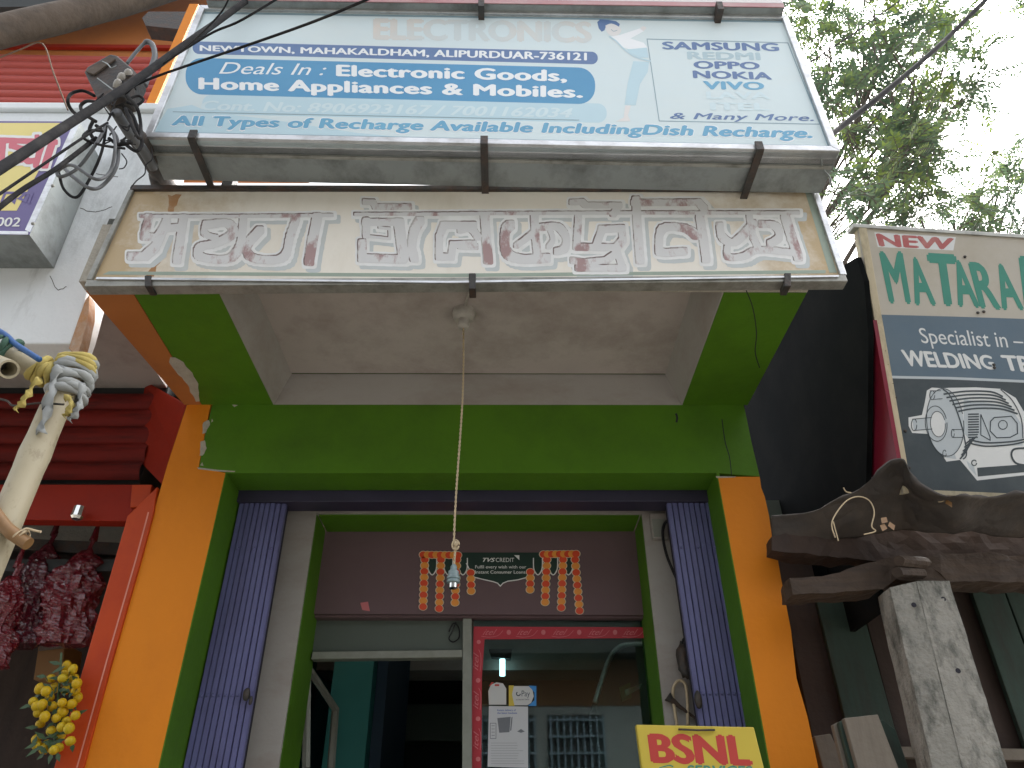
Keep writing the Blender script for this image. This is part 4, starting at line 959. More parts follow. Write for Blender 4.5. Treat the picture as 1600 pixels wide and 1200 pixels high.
# dark canopy underside at the very top, and beam end
MB().prism([PY(x, y, 2.9) for x, y in [(222, 28), (232, 18), (292, 18), (284, 46), (228, 40)]], (0, .1, 0)).build('roof_bracket', M['iron'], nb)
MB().prism([PY(x, y, 3.0) for x, y in [(-200, 14), (60, 10), (150, -10), (340, -40), (340, -120), (-200, -120)]], (0, .12, 0)).build('upper_canopy', M['dark_room'], nb)
# narrow orange pilaster beside the billboard
MB().prism([PY(x, y, 2.25) for x, y in [(296, 6), (310, 6), (240, 166), (226, 190), (214, 198), (226, 166)]], (0, .2, 0)).build('upper_pilaster', M['orange'], nb)

# yellow light-box sign
YL = 1.97; PL = YPL(YL)
ys = thing('yellow_signboard', PL.at(40, 360), 'yellow and purple box sign on the white parapet with pink Bengali letters', 'signboard')
fr4 = [PL.at(*p) for p in [(46, 367), (124, 190)]]
f0 = Vector((-2.9, YL, fr4[0].z)); f1 = Vector((-2.9, YL, fr4[1].z))
yq = [f0, f1, fr4[1], fr4[0]]
MB().prism(yq, (0, YP - YL - .002, 0)).build('tin_box', M['tin'], ys)
MB().prism([v + Vector((0, -.0005, 0)) for v in yq], (0, .0004, 0)).build('face_sheet', M['yl_purple'], ys)
mb = MB(); decal(mb, [(-500, 320), (20, 331), (32, 306), (108, 193), (-500, 190)], PL, .0078)
mb = MB(); decal(mb, [(-400, 329), (26, 329), (102, 192), (-400, 192)], PL, .006); mb.build('yellow_ground', M['yl_yellow'], ys)
mb = MB(); stroke(mb, [(43, 361), (121, 190)], PL, 9, .009); stroke(mb, [(-200, 360), (44, 364)], PL, 5, .009); mb.build('bright_edge', M['alu'], ys)
l1, l2, l3 = MB(), MB(), MB()
YLL = [([(-120, 216), (0, 219), (86, 222)], 9), ([(4, 222), (2, 250)], 11), ([(18, 228), (34, 232), (32, 250), (14, 252)], 9), ([(48, 226), (62, 236), (58, 250), (44, 252), (30, 242)], 9), ([(66, 224), (56, 258)], 9), ([(82, 222), (70, 258)], 11), ([(58, 214), (58, 220)], 8), ([(-10, 248), (4, 252)], 9)]
brushed(YLL, PL, .0022, 'white_outline', M['white_p'], ys, (0, 0), 4)
brushed(YLL, PL, .0026, 'pink_lettering', M['yl_pink'], ys)
mb = MB()
for p, w in [([(-40, 300), (52, 302)], 4), ([(8, 302), (2, 316)], 4), ([(24, 302), (14, 308), (22, 316), (26, 304)], 4), ([(40, 302), (30, 310), (40, 314), (44, 304)], 4), ([(50, 302), (44, 318)], 4), ([(-6, 302), (-12, 316)], 4)]: stroke(mb, p, PL, w, .0095)
mb.build('purple_lettering', M['yl_purple'], ys)
mb = MB(); text(mb, '9434 002', [(-62, 339), (34, 340), (30, 354), (-66, 353)], PL, .0095, .02); mb.build('number_lettering', M['white_p'], ys)
mb = MB()
for x, y in ((83, 291), (52, 350)): p = PL.at(x, y, .012); mb.lathe(p, [(.007, 0), (.006, -.006), (.002, -.008)], 10, (0, 1, 0))
mb.build('screw', M['alu_dull'], ys)

# left stall under the parapet: red shutter housing, red frame
st_ = thing('sweet_stall', (-1.7, 2.8, 0), 'dark stall on the left behind a red painted metal frame and shutter box', 'stall')
YR = 2.86; PR = YPL(YR)
def rbox(px, Y, d, m, name, bev=.003, lab=None):
    P = YPL(Y); return MB().prism([P.at(*p) for p in px], (0, d, 0)).build(name, m, st_, bevel=bev, label=lab)
zr0, zr1 = PR.at(200, 750).z, PR.at(200, 600).z
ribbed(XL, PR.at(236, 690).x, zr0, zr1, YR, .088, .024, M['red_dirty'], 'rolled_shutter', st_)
MB().box((XL, YR + .03, zr0), (PR.at(232, 690).x, YR + .2, zr1 + .3)).build('shutter_housing', M['dark_room'], st_)
YX = 2.74
rbox([(-500, 756), (238, 757), (234, 815), (-500, 803)], YX, .06, M['red'], 'head_beam')
rbox([(206, 757), (237, 757), (233, 790), (203, 793)], YX - .012, .011, M['red_post'], 'corner_plate')
side = [PY(x, y, 2.72 if x > 255 else 2.88) for x, y in [(231, 598), (292, 632), (270, 700), (258, 757), (222, 720), (219, 660)]]
MB().prism(side, (-.012, .004, 0)).build('side_plate', M['red'], st_)
P5 = YPL(2.69)
post = [P5.at(*p) for p in [(199, 806), (246, 760), (240, 800), (222, 868), (174, 1035), (130, 1200), (84, 1200)]]
MB().prism(post[:-1] + [drop(post[5]), drop(post[6]), post[6]], (0, .05, 0)).build('frame_post', M['red_post'], st_, bevel=.003)
mb = MB(); stroke(mb, [(232, 800), (214, 868), (166, 1035), (120, 1200)], P5, 2.4, .002); mb.build('hinge_highlight', mat('pale_red_edge', (.62, .22, .15), .5), st_)  # pale stroke paints the highlight along the hinge line
MB().lathe(PY(123, 800, 2.7), [(.022, .02), (.024, -.02), (.017, -.03)], 10).build('hanging_nut', M['chrome'], st_)
MB().box((XL, 3.75, 0), (-1.31, 3.8, 3.39)).build('stall_back_wall', M['plank_brown'], st_)  # back and side wall raised to block sky through the gaps
MB().box((XL, 2.95, 2.55), (-1.28, 3.7, 2.6)).build('stall_ceiling', M['dark_room'], st_)
rbox([(-200, 818), (200, 822), (197, 850), (-200, 845)], 3.3, .03, M['plaster'], 'light_strip')
rbox([(-100, 835), (196, 848), (190, 868), (-100, 850)], 3.0, .03, M['iron'], 'hanging_rail')
MB().box((-1.36, 2.80, 0), (-1.32, 3.74, 3.39)).build('stall_side_wall', M['tan_box'], st_)
MB().box((-1.30, 3.16, 0), (-1.262, 6.65, 3.4)).build('blocking_side_wall', M['plank_brown'], shop)  # side wall added to block sky and sun slivers through the gaps
MB().box((1.405, 3.16, 0), (1.44, 6.65, 3.2)).build('blocking_side_wall', M['black_sheet'], shop)  # same wall added on the right, also to block sky behind
MB().box((XL, 2.96, 3.40), (-1.32, 3.8, 3.5)).build('stall_top', M['dark_room'], st_)
# hanging packets
def packet(px, Y, h, w, m, label, seed):
    top = PY(px[0], px[1], Y); o = thing('hanging_packet', top, label, 'packet', 'packets hanging in the red framed stall')
    rr_ = random.Random(seed); mb = MB(); n = 60; seg = 44; vs = []; fs = []
    for i in range(n):
        t = i / (n - 1); wid = w * (.10 + .90 * min(1, max(0, (t - .12) / .3)) ** .8) * (1 - .18 * t); z = top.z - h * t
        for k in range(seg):
            a = 2 * math.pi * k / seg; q = Vector((math.cos(a) * wid * .5, math.sin(a) * wid * .26, 0))
            p = Vector((top.x, top.y, z)) + q
            nn = noise.noise(p * 16 + Vector((seed, 0, 0))) * .35 + noise.noise(Vector((p.x * 55, p.y * 55, p.z * 18)) + Vector((0, seed, 0))) * .30 + noise.noise(p * 90) * .12
            vs.append(p + q * nn + Vector((.02 * math.sin(t * 4 + seed), 0, .012 * noise.noise(p * 30))))
    for i in range(n - 1):
        for k in range(seg): fs.append([i * seg + k, i * seg + (k + 1) % seg, (i + 1) * seg + (k + 1) % seg, (i + 1) * seg + k])
    fs.append(list(range(seg))); fs.append([(n - 1) * seg + k for k in range(seg)])
    mb.add(vs, fs); mb.build('cellophane', m, o)
    mb = MB(); mb.tube([top + Vector((0, 0, -.02)), top + Vector((0, 0, .06))], [.014, .007], 7, wob=.2); mb.build('tied_neck', m, o)
packet((148, 838), 2.95, .44, .22, M['packet_a'], 'crimson cellophane packet hanging nearest the red post', 3)
packet((86, 830), 2.98, .47, .20, M['packet_b'], 'dark maroon packet hanging between the bamboo and the crimson packet', 9)
packet((28, 880), 2.90, .40, .22, M['packet_a'], 'crimson packet half hidden behind the leaning bamboo', 15)
packet((-20, 890), 3.0, .40, .2, M['packet_b'], 'maroon packet at the left end of the stall rail', 21)
bxs = thing('carton', PY(75, 1030, 3.2), 'brown carton in the dark stall behind the yellow fruit bunch', 'carton')
MB().prism([PY(x, y, 3.2) for x, y in [(60, 1010), (102, 1005), (96, 1060), (52, 1062)]], (0, .15, 0)).build('carton_body', M['tan_box'], bxs, bevel=.003)
MB().prism([PY(x, y, 3.19) for x, y in [(62, 1008), (103, 1003), (102, 1012), (60, 1017)]], (0, .005, 0)).build('carton_flap', M['plank_grey'], bxs)
# fruit bunch
fb = thing('fruit_bunch', PY(88, 1080, 2.62), 'bunch of small yellow fruits hanging beside the red post', 'fruit bunch')
fpx = [(104, 1040), (114, 1046), (98, 1060), (115, 1060), (80, 1060), (62, 1076), (85, 1075), (103, 1078), (118, 1079), (52, 1096), (66, 1101), (57, 1103), (82, 1104), (97, 1098), (112, 1100), (63, 1131), (80, 1142), (95, 1150), (57, 1155), (74, 1163), (84, 1172), (72, 1080), (60, 1112), (88, 1122), (98, 1112), (104, 1126), (108, 1138), (110, 1158), (92, 1168), (70, 1170), (120, 1068), (122, 1090), (118, 1118), (96, 1136), (102, 1052), (58, 1165), (78, 1090), (70, 1120)]
for i, (x, y) in enumerate(fpx):
    p = PY(x, y, 2.62 + R.uniform(-.035, .05)); mb = MB(); mb.blob(p, R.uniform(.0135, .0165) * 1.05, 2, .08, (1, 1, R.uniform(.9, 1.2))); mb.build('fruit', M['fruit'], fb, smooth=True)
mb = MB()
for i in range(60):
    x, y = R.choice(fpx); p = PY(x + R.uniform(-8, 8), y + R.uniform(-8, 8), 2.63); d = Vector((R.uniform(-1, 1), R.uniform(-.6, .2), R.uniform(-1, .4))).normalized()
    leaf_quad(mb, p, d, Vector((0, -1, .3)), R.uniform(.03, .05), .008)
mb.tube([PY(96, 1020, 2.63), PY(92, 1080, 2.64), PY(84, 1172, 2.64)], .004, 6)
mb.build('leaf_sprig', M['leaf_dark'], fb, recalc=False)

# bamboo poles
def bamboo(name, p, q, r0, r1, label, m, nodes=3, grp=None, hollow=False):
    p, q = Vector(p), Vector(q); L = (q - p).length; o = thing(name, p, label, 'bamboo pole', grp)
    pts = []; rs = []; n = 60; nd = [(i + .5 + R.uniform(-.15, .15)) / nodes for i in range(nodes)]
    for i in range(n + 1):
        t = i / n; k = 1.0
        for a_ in nd: k += .07 * math.exp(-((t - a_) * L / .012) ** 2)
        pts.append(p.lerp(q, t) + Vector((.006 * math.sin(t * 5), 0, .004 * math.sin(t * 7)))); rs.append((r0 + (r1 - r0) * t) * k)
    MB().tube(pts, rs, 20).build('culm', m, o, smooth=True, autos=60)
    return o
YBm = 1.5
top = PY(118, 572, YBm); low = PY(20, 800, YBm - .03); d_ = (low - top)
bot = top + d_ * ((0 - top.z) / d_.z)
bp1 = bamboo('leaning_bamboo_pole', bot, top + (top - bot).normalized() * .0, .034, .031, 'thick pale bamboo pole leaning upright with rags knotted at its top', M['bamboo'], 6)
def wraps(o, c, ax, r, m, n, h, name, th=.006, seed=1):
    rr_ = random.Random(seed); mb = MB(); ax = Vector(ax).normalized(); u = ax.orthogonal().normalized(); w = ax.cross(u)
    for i in range(n):
        z = (i / max(1, n - 1) - .5) * h + rr_.uniform(-.004, .004); tl_ = rr_.uniform(-.35, .35); ph = rr_.uniform(0, 6)
        pts = []
        for k in range(19):
            a_ = 2 * math.pi * k / 18; rr2 = r * (1 + .07 * math.sin(3 * a_ + ph))
            pts.append(Vector(c) + u * math.cos(a_) * rr2 + w * math.sin(a_) * rr2 + ax * (z + tl_ * r * math.sin(a_ + ph)))
        mb.tube(pts, [th * (1 + .35 * math.sin(k + ph)) for k in range(19)], 7)
    return mb.build(name, m, o, smooth=True)
ax1 = (top - bot)
wraps(bp1, PY(112, 596, YBm), ax1, .038, M['cloth_grey'], 9, .085, 'grey_rag', .0085, 3)
wraps(bp1, PY(121, 572, YBm), ax1, .038, M['cloth_yellow'], 3, .025, 'yellow_rag', .008, 5)
def strip(o, px, Y, w, m, name):
    mb = MB(); pts = smooth3([PY(x, y, Y) for x, y in px], 5); n = len(pts); vs = []; fs = []
    for i, p in enumerate(pts):
        ww = w * (.7 + .3 * math.sin(i * .9)) ; dy = .008 * math.sin(i * 1.3); t = (pts[min(i + 1, n - 1)] - pts[max(i - 1, 0)]).normalized(); s_ = t.cross(Vector((0, -1, 0))).normalized()
        vs += [p + s_ * ww / 2 + Vector((0, dy, 0)), p + Vector((0, -.006 - dy, 0)), p - s_ * ww / 2 + Vector((0, dy, 0))]
        if i: b_ = 3 * i; fs += [[b_ - 3, b_ - 2, b_ + 1, b_], [b_ - 2, b_ - 1, b_ + 2, b_ + 1]]
    mb.add(vs, fs); ob = mb.build(name, m, o, smooth=True, recalc=False)
    sf = ob.modifiers.new('cloth', 'SOLIDIFY'); sf.thickness = .002
    return ob
strip(bp1, [(92, 572), (84, 600), (74, 640), (64, 678)], YBm - .05, .026, M['cloth_grey'], 'rag_tail')
strip(bp1, [(128, 600), (126, 630), (118, 648), (108, 658)], YBm - .05, .016, M['cloth_grey'], 'rag_tail')
strip(bp1, [(104, 620), (112, 630), (108, 645), (100, 652)], YBm - .055, .016, M['cloth_yellow'], 'rag_tail')
mb = MB(); mb.tube(smooth3([PY(x, y, YBm - .045) for x, y in [(-20, 620), (10, 626), (22, 634), (60, 630), (100, 632)]], 6), .0025, 6); mb.tube(smooth3([PY(x, y, YBm - .05) for x, y in [(70, 625), (74, 630), (66, 640)]], 4), .002, 5); mb.build('binding_wire', M['iron'], bp1)
bp2 = bamboo('cross_bamboo_pole', PY(-160, 478, 1.42), PY(76, 584, 1.49), .026, .024, 'horizontal bamboo pole ending at the rag wrapped pole with yellow tie', M['bamboo'], 3)
wraps(bp2, PY(72, 582, 1.49), PY(76, 584, 1.49) - PY(0, 548, 1.45), .029, M['cloth_yellow'], 4, .03, 'yellow_tie', .007, 7)
wraps(bp2, PY(6, 545, 1.45), PY(76, 584, 1.49) - PY(0, 548, 1.45), .029, M['cloth_green'], 3, .03, 'green_tie', .006, 8)
strip(bp2, [(62, 592), (48, 612), (36, 630), (24, 642)], 1.42, .014, M['cloth_yellow'], 'tie_tail')
# hollow pipe end
hp_ = thing('hollow_bamboo_end', PY(14, 577, 1.40), 'short hollow bamboo end with open mouth below the cross pole', 'bamboo pole')
mb = MB(); a_, b_ = PY(-60, 545, 1.55), PY(14, 577, 1.40); ax = (b_ - a_).normalized(); L = (b_ - a_).length
mb.lathe(a_, [(.022, 0), (.022, L), (.017, L), (.016, L - .08)], 20, ax); mb.build('culm', M['bamboo'], hp_, smooth=True, autos=50)
mb = MB(); mb.lathe(a_ + ax * (L - .075), [(.0158, 0), (.0158, .002)], 20, ax); mb.build('dark_hollow', M['iron'], hp_)
hs_ = thing('blue_hose', PY(20, 540, 1.4), 'blue hose lying along the cross bamboo pole', 'hose')
MB().tube(smooth3([PY(x, y, 1.43) for x, y in [(-60, 492), (0, 518), (22, 536), (40, 548), (62, 562)]], 6), .007, 8).build('hose', M['blue'], hs_, smooth=True)
sb = bamboo('split_bamboo_stick', PY(-60, 760, 1.42), PY(48, 852, 1.44), .013, .013, 'short brown bamboo stick tied across the leaning pole', M['bamboo_brown'], 2)
wraps(sb, PY(34, 838, 1.44), PY(48, 852, 1.44) - PY(-20, 795, 1.42), .015, M['twine'], 2, .008, 'twine_tie', .002, 11)
mb = MB(); mb.tube(smooth3([PY(x, y, 1.43) for x, y in [(36, 830), (42, 826), (54, 829), (64, 831)]], 4), .0028, 6); mb.build('twine_tail', M['twine'], sb)
# thick weathered pole overhead
ov = thing('overhead_pole', PY(0, 40, 1.1), 'thick weathered brown pole crossing overhead in front of the red upstairs shutter', 'pole')
A_, B_ = PY(-160, 92, 1.02), PY(420, -58, 1.30); B_ = A_.lerp(B_, 1.8)
pts = [A_.lerp(B_, i / 40) + Vector((0, 0, .006 * math.sin(i * .5))) for i in range(41)]
MB().tube(pts, [.042 * (1 + .05 * noise.noise(Vector((i * .3, 0, 0)))) * (1 - .3 * i / 40) for i in range(41)], 18, wob=.015).build('trunk', M['old_wood'], ov, smooth=True)
bt = thing('hanging_string', PY(66, 72, 1.3), 'thin brown string hanging from the overhead pole before the red shutter', 'string')
MB().tube(smooth3([PY(x, y, 1.7) for x, y in [(-20, 98), (30, 78), (66, 68), (84, 115), (106, 172)]], 6), .003, 6).build('string', M['brown_twine'], bt)

# ================================================================== JUNCTION BOX MAST
ma = thing('service_mast', PY(262, 290, 1.92), 'leaning dark iron service pipe with meter box and coiled cables beside the billboard', 'service mast')
mpts = smooth3([PY(262, 292, 1.96), PY(244, 262, 1.85), PY(222, 225, 1.72), PY(196, 188, 1.62), PY(180, 160, 1.56), PY(172, 135, 1.52)], 6)
MB().tube(mpts, [.034 if i < 14 else .029 for i in range(len(mpts))], 14).build('pipe', M['iron'], ma, smooth=True)
MB().tube(smooth3([PY(240, 262, 1.8), PY(222, 232, 1.70), PY(206, 214, 1.62), PY(194, 196, 1.56), PY(182, 176, 1.5)], 6), .017, 12).build('conduit', M['grey_cable'], ma, smooth=True)
MB().tube(smooth3([PY(250, 292, 1.95), PY(246, 270, 1.88), PY(252, 284, 1.92)], 4), .03, 10, wob=.1).build('base_clamp', M['iron'], ma, smooth=True)
bxm = MB()
bpl = [PY(x, y, 1.5) for x, y in [(131, 112), (136, 104), (172, 84), (182, 86), (206, 106), (208, 116), (192, 150), (160, 158), (150, 152)]]
bxm.prism(bpl, (0, .09, .04)); box_o = bxm.build('meter_box', M['iron'], ma, bevel=.006)
mb = MB(); mb.prism([PY(x, y, 1.492) for x, y in [(134, 111), (172, 87), (180, 92), (146, 116)]], (0, .006, 0)); mb.build('box_lid', M['old_wood'], box_o)
mb = MB(); mb.tube(smooth3([PY(x, y, 1.48) for x, y in [(160, 96), (168, 100), (174, 106), (182, 102)]], 4), .002, 5); mb.tube([PY(152, 122, 1.48), PY(176, 140, 1.48)], .002, 5); mb.build('lid_wire', M['tin'], box_o)
ins = MB()
for x, y in ((190, 122), (200, 116), (184, 132)): ins.lathe(PY(x, y, 1.5), [(.006, -.02), (.013, -.012), (.014, 0), (.011, .012), (.005, .018)], 14, (.3, -.6, .6))
ins.build('insulator', M['porcelain'], ma, smooth=True, autos=50)
# bent flat strip above box
fs_ = MB(); pts = smooth3([PY(x, y, 1.58) for x, y in [(198, 100), (212, 82), (228, 66), (238, 70), (242, 86), (238, 102), (230, 122), (226, 134)]], 5)
for i in range(len(pts) - 1):
    pass
fs_.tube(pts, [.006] * 10 + [.010] * (len(pts) - 10), 8); fs_.build('bent_strap', M['grey_cable'], ma, smooth=True)
def coil(px, Y, r, m, name, par):
    mb = MB(); pts = smooth3([PY(x, y, Y + R.uniform(-.02, .02)) for x, y in px], 8); mb.tube(pts, r, 8); return mb.build(name, m, par, smooth=True)
coils = [
    [(166, 196), (150, 225), (122, 262), (96, 276), (90, 268), (112, 258), (150, 280), (172, 268), (180, 230), (176, 205), (168, 196)],
    [(166, 200), (158, 240), (140, 280), (120, 308), (100, 296), (92, 270)],
    [(172, 200), (184, 220), (182, 260), (160, 290), (140, 294), (114, 276), (100, 262)],
    [(128, 186), (112, 172), (106, 158), (112, 146), (130, 142), (148, 150)],
    [(150, 190), (132, 178), (126, 166), (136, 158), (152, 160)],
    [(198, 150), (214, 168), (220, 196), (218, 216), (208, 200), (196, 170)],
    [(200, 155), (216, 150), (224, 156), (214, 164), (198, 160)],
    [(186, 162), (206, 178), (216, 204), (222, 224), (212, 236), (190, 220)],
    [(160, 205), (140, 204), (130, 214), (142, 222), (165, 228), (195, 232)],
    [(170, 216), (186, 226), (206, 222)],
    [(145, 190), (140, 205), (152, 222), (160, 206), (150, 196)],
]
for i, cpx in enumerate(coils): coil(cpx, 1.48 + .02 * (i % 4), R.choice([.0042, .005, .0055]), M['grey_cable'] if i in (0, 2) else M['black_cable'], 'cable_coil', ma)
tw = MB()
for i in range(22):
    x, y = R.uniform(140, 215), R.uniform(110, 225); tw.tube(smooth3([PY(x, y, 1.5), PY(x + R.uniform(-14, 14), y + R.uniform(-6, 14), 1.49), PY(x + R.uniform(-20, 20), y + R.uniform(-10, 20), 1.51)], 4), .0022, 5)
tw.tube(smooth3([PY(x, y, 1.7) for x, y in [(236, 230), (238, 248), (228, 258), (226, 272), (214, 282), (204, 294)]], 5), .0022, 5)
tw.tube(smooth3([PY(x, y, 1.6) for x, y in [(190, 240), (198, 252), (194, 262), (186, 264)]], 4), .002, 5)
tw.build('loose_wire', M['black_cable'], ma)

# overhead cables
def cable(name, pts3, r, label, m=M['black_cable'], grp='overhead cables at the left'):
    mb = MB(); mb.tube(smooth3(pts3, 10), r, 8); o = mb.build(name, m, None, smooth=True); relabel(o, label, 'cable', grp); return o
cable('overhead_cable', [PY(-60, 302, 1.05), PY(90, 205, 1.22), PY(200, 134, 1.36), PY(300, 62, 1.50), PY(440, -40, 1.72), PY(800, -310, 2.2)], .0125, 'thickest black cable running diagonally up past the meter box')
cable('overhead_cable', [PY(196, 132, 1.45), PY(260, 95, 1.45), PY(330, 52, 1.45), PY(380, 30, 1.42), PY(470, -25, 1.4)], .0042, 'thin black wire rising from the meter box just under the thickest cable')
cable('overhead_cable', [PY(198, 140, 1.5), PY(235, 123, 1.46), PY(300, 100, 1.4), PY(400, 66, 1.3), PY(500, 30, 1.2), PY(600, -12, 1.12), PY(900, -140, .95)], .0042, 'lowest black wire sagging across the top left of the billboard')
cable('overhead_cable', [PY(-40, 330, 1.3), PY(60, 262, 1.38), PY(130, 215, 1.45), PY(168, 192, 1.5)], .004, 'thin black wire reaching the meter box from lower left')
cable('overhead_cable', [PY(-40, 356, 1.3), PY(30, 300, 1.36), PY(90, 262, 1.42), PY(150, 216, 1.5)], .007, 'paired black cable curving from the coil to lower left')
cable('overhead_cable', [PY(190, 155, 1.52), PY(225, 120, 1.46), PY(290, 75, 1.4), PY(345, 20, 1.35), PY(362, -15, 1.3)], .0028, 'hair thin wire climbing across the billboard corner', grp='overhead cables at the left')

# ================================================================== RIGHT STALL
# sign plane leaning forward
sTL, sBL = PY(1341, 356, 2.08), PY(1411, 771, 2.37); sTR = PY(1600, 373, 2.08)
right_dir = (sTR - sTL).normalized(); dn = (sBL - sTL)
PM = Plane(sTL, right_dir.cross(dn))
mt = thing('motor_sign', sBL, 'large leaning hand painted repair sign with an electric motor picture', 'signboard')
Wd = .95
tl, bl_ = sTL, sBL; trr = sTL + right_dir * Wd; brr = PM.at(1600, 772); brr = sBL + (brr - sBL).normalized() * Wd
MB().prism([tl, trr, brr, bl_], PM.n * -.012).build('sign_panel', M['mt_cream'], mt)
def c7(x, y): return (1180 + x * .3832, 340 + y * .3832)
def dec7(mb, pts, off): decal(mb, [c7(*p) for p in pts], PM, off)
mb = MB(); dec7(mb, [(496, 395), (800, 403), (1100, 413), (1470, 424), (1500, 680), (1100, 665), (800, 650), (541, 646)], .001); mb.build('blue_band', M['mt_blue'], mt)
mb = MB(); dec7(mb, [(543, 655), (800, 660), (1100, 673), (1500, 690), (1540, 1145), (1100, 1128), (700, 1110), (612, 1095), (592, 960)], .001); mb.build('black_band', M['mt_black'], mt)
mb = MB(); stroke(mb, [c7(540, 650), c7(800, 655), c7(1100, 668), c7(1600, 690)], PM, 4, .0022); mb.build('divider_line', M['mt_grey'], mt)
wt = MB(); dec7(wt, [(486, 60), (818, 80), (808, 134), (500, 120)], .001)
wt.build('heading_ground', M['mt_white'], mt)
rdm = MB()
for s, a_, b_ in (('N', (493, 62), 605), ('E', (612, 72), 700), ('W', (708, 78), 812)):
    pass
text(rdm, 'NEW', [c7(490, 64), c7(812, 84), c7(803, 132), c7(506, 117)], PM, .0024, .05); rdm.build('red_lettering', M['mt_red'], mt)
gm = MB()
def gl(ch, tl_, tr_, br_, bl2): text(gm, ch, [c7(*tl_), c7(*tr_), c7(*br_), c7(*bl2)], PM, .0024, .045)
gl('M', (503, 137), (600, 137), (637, 353), (547, 350)); gl('A', (612, 160), (690, 163), (740, 360), (652, 358)); gl('T', (697, 143), (818, 150), (848, 363), (728, 360))
gl('A', (787, 173), (868, 175), (917, 369), (828, 364)); gl('R', (866, 180), (955, 183), (1006, 377), (916, 370)); gl('A', (955, 187), (1044, 190), (1098, 378), (1008, 377)); gl('E', (1072, 155), (1150, 160), (1180, 385), (1100, 380))
gm.build('green_lettering', M['mt_green'], mt)
wm = MB()
text(wm, 'Specialist in –', [c7(664, 450), c7(1085, 470), c7(1098, 533), c7(680, 511)], PM, .0024, .0)
text(wm, 'WELDING', [c7(592, 538), c7(962, 562), c7(985, 620), c7(614, 606)], PM, .0024, .04); text(wm, 'TR', [c7(998, 560), c7(1122, 565), c7(1140, 634), c7(1020, 622)], PM, .0024, .04)
wm.build('white_lettering', M['mt_white'], mt)
# motor picture
w1, g1, d1, k1 = MB(), MB(), MB(), MB()
dec7(w1, [(625, 815), (680, 805), (692, 752), (700, 705), (720, 693), (765, 696), (790, 694), (900, 692), (1000, 698), (1062, 735), (1095, 790), (1140, 800), (1180, 860), (1190, 1040), (905, 1072), (858, 1015), (835, 988), (780, 995), (752, 950), (705, 882), (640, 878), (626, 850)], .0022)
dec7(g1, [(640, 822), (720, 815), (722, 862), (648, 868)], .0036); dec7(g1, ell(775, 835, 75, 138, 32, -.1), .0034); dec7(g1, ell(738, 840, 44, 72, 28, -.1), .0046)
dec7(w1, ell(745, 842, 30, 52, 24, -.1), .006); dec7(g1, [(712, 706), (758, 706), (764, 738), (718, 742)], .0046); dec7(g1, [(802, 864), (842, 864), (846, 896), (808, 896)], .0058); dec7(g1, [(764, 946), (812, 960), (820, 984), (780, 980)], .0046)
dec7(g1, [(850, 740), (1040, 770), (1090, 850), (1090, 930), (900, 925), (850, 880)], .0030)
dec7(d1, [(905, 1020), (1180, 1000), (1185, 1030), (908, 1056)], .0036); dec7(g1, [(862, 992), (892, 1015), (902, 1052), (872, 1020)], .0036)
def ks(pts, w, off=.0064, sm_=True): stroke(k1, [c7(*p) for p in (smooth_px(pts, 5) if sm_ else pts)], PM, w, off)
for i in range(6):
    y = 706 + i * 14; ks([(768 + i * 12, y + 14), (860 + i * 8, y + 2), (960 + i * 8, y + 4), (1010 + i * 12, y + 24)], 2.6)
for i in range(10): ks([(868, 802 + i * 10.5), (912 - (i > 7) * 4, 801 + i * 10.5)], 2.2, sm_=False)
for i in range(5): ks([(835 + i * 6, 985 - i * 16), (862 + i * 6, 950 - i * 12), (880 + i * 6, 905 - i * 3)], 2.4)
for i in range(2): ks([(872, 905 + i * 14), (940, 918 + i * 14), (1040, 914 + i * 12), (1098, 904 + i * 10)], 2.4)
ks([(920, 802), (958, 895), (958, 908), (920, 886), (920, 802)], 1.4, sm_=False)
ks([(975, 815), (1045, 810), (1068, 838), (1070, 880), (1040, 896), (985, 898), (958, 870), (960, 830), (975, 815)], 1.6, sm_=False); ks([(*p,) for p in ell(1010, 845, 18, 18, 14)] + [(1028, 845)], 1.4)
ks([(*p,) for p in ell(775, 835, 75, 138, 32, -.1)], 1.2, .0066); ks([(*p,) for p in ell(738, 840, 44, 72, 28, -.1)], 1.2, .0076); ks([(*p,) for p in ell(745, 842, 30, 52, 24, -.1)], 1.0, .0078)
ks([(*p,) for p in ell(648, 845, 11, 24, 16)], 1.2); ks([(640, 822), (720, 815)], 1.2); ks([(648, 868), (722, 862)], 1.2); ks([(*p,) for p in ell(722, 724, 10, 18, 16)], 1.2); ks([(712, 706), (758, 706)], 1.0); ks([(718, 742), (764, 738)], 1.0)
ks([(*p,) for p in ell(806, 880, 6, 16, 12)], 1.1, .0072); ks([(802, 864), (842, 864)], 1.1, .0072); ks([(808, 896), (846, 896)], 1.1, .0072)
ks([(*p,) for p in ell(772, 962, 7, 14, 12)], 1.1); ks([(*p,) for p in ell(893, 1000, 10, 11, 12)], 1.6)
ks([(848, 985), (862, 960), (845, 860), (815, 770), (790, 720), (765, 700)], 2.0, .007); ks([(1098, 940), (1055, 945), (1045, 970), (1062, 1000), (1098, 1010)], 3.0)
ks([(1000, 700), (1048, 745), (1085, 820), (1092, 900)], 1.6)
w1.build('motor_outline', M['mt_white'], mt); g1.build('motor_body', M['mt_grey'], mt); d1.build('motor_shade_paint', M['mt_black'], mt); k1.build('motor_line', M['mt_black'], mt)
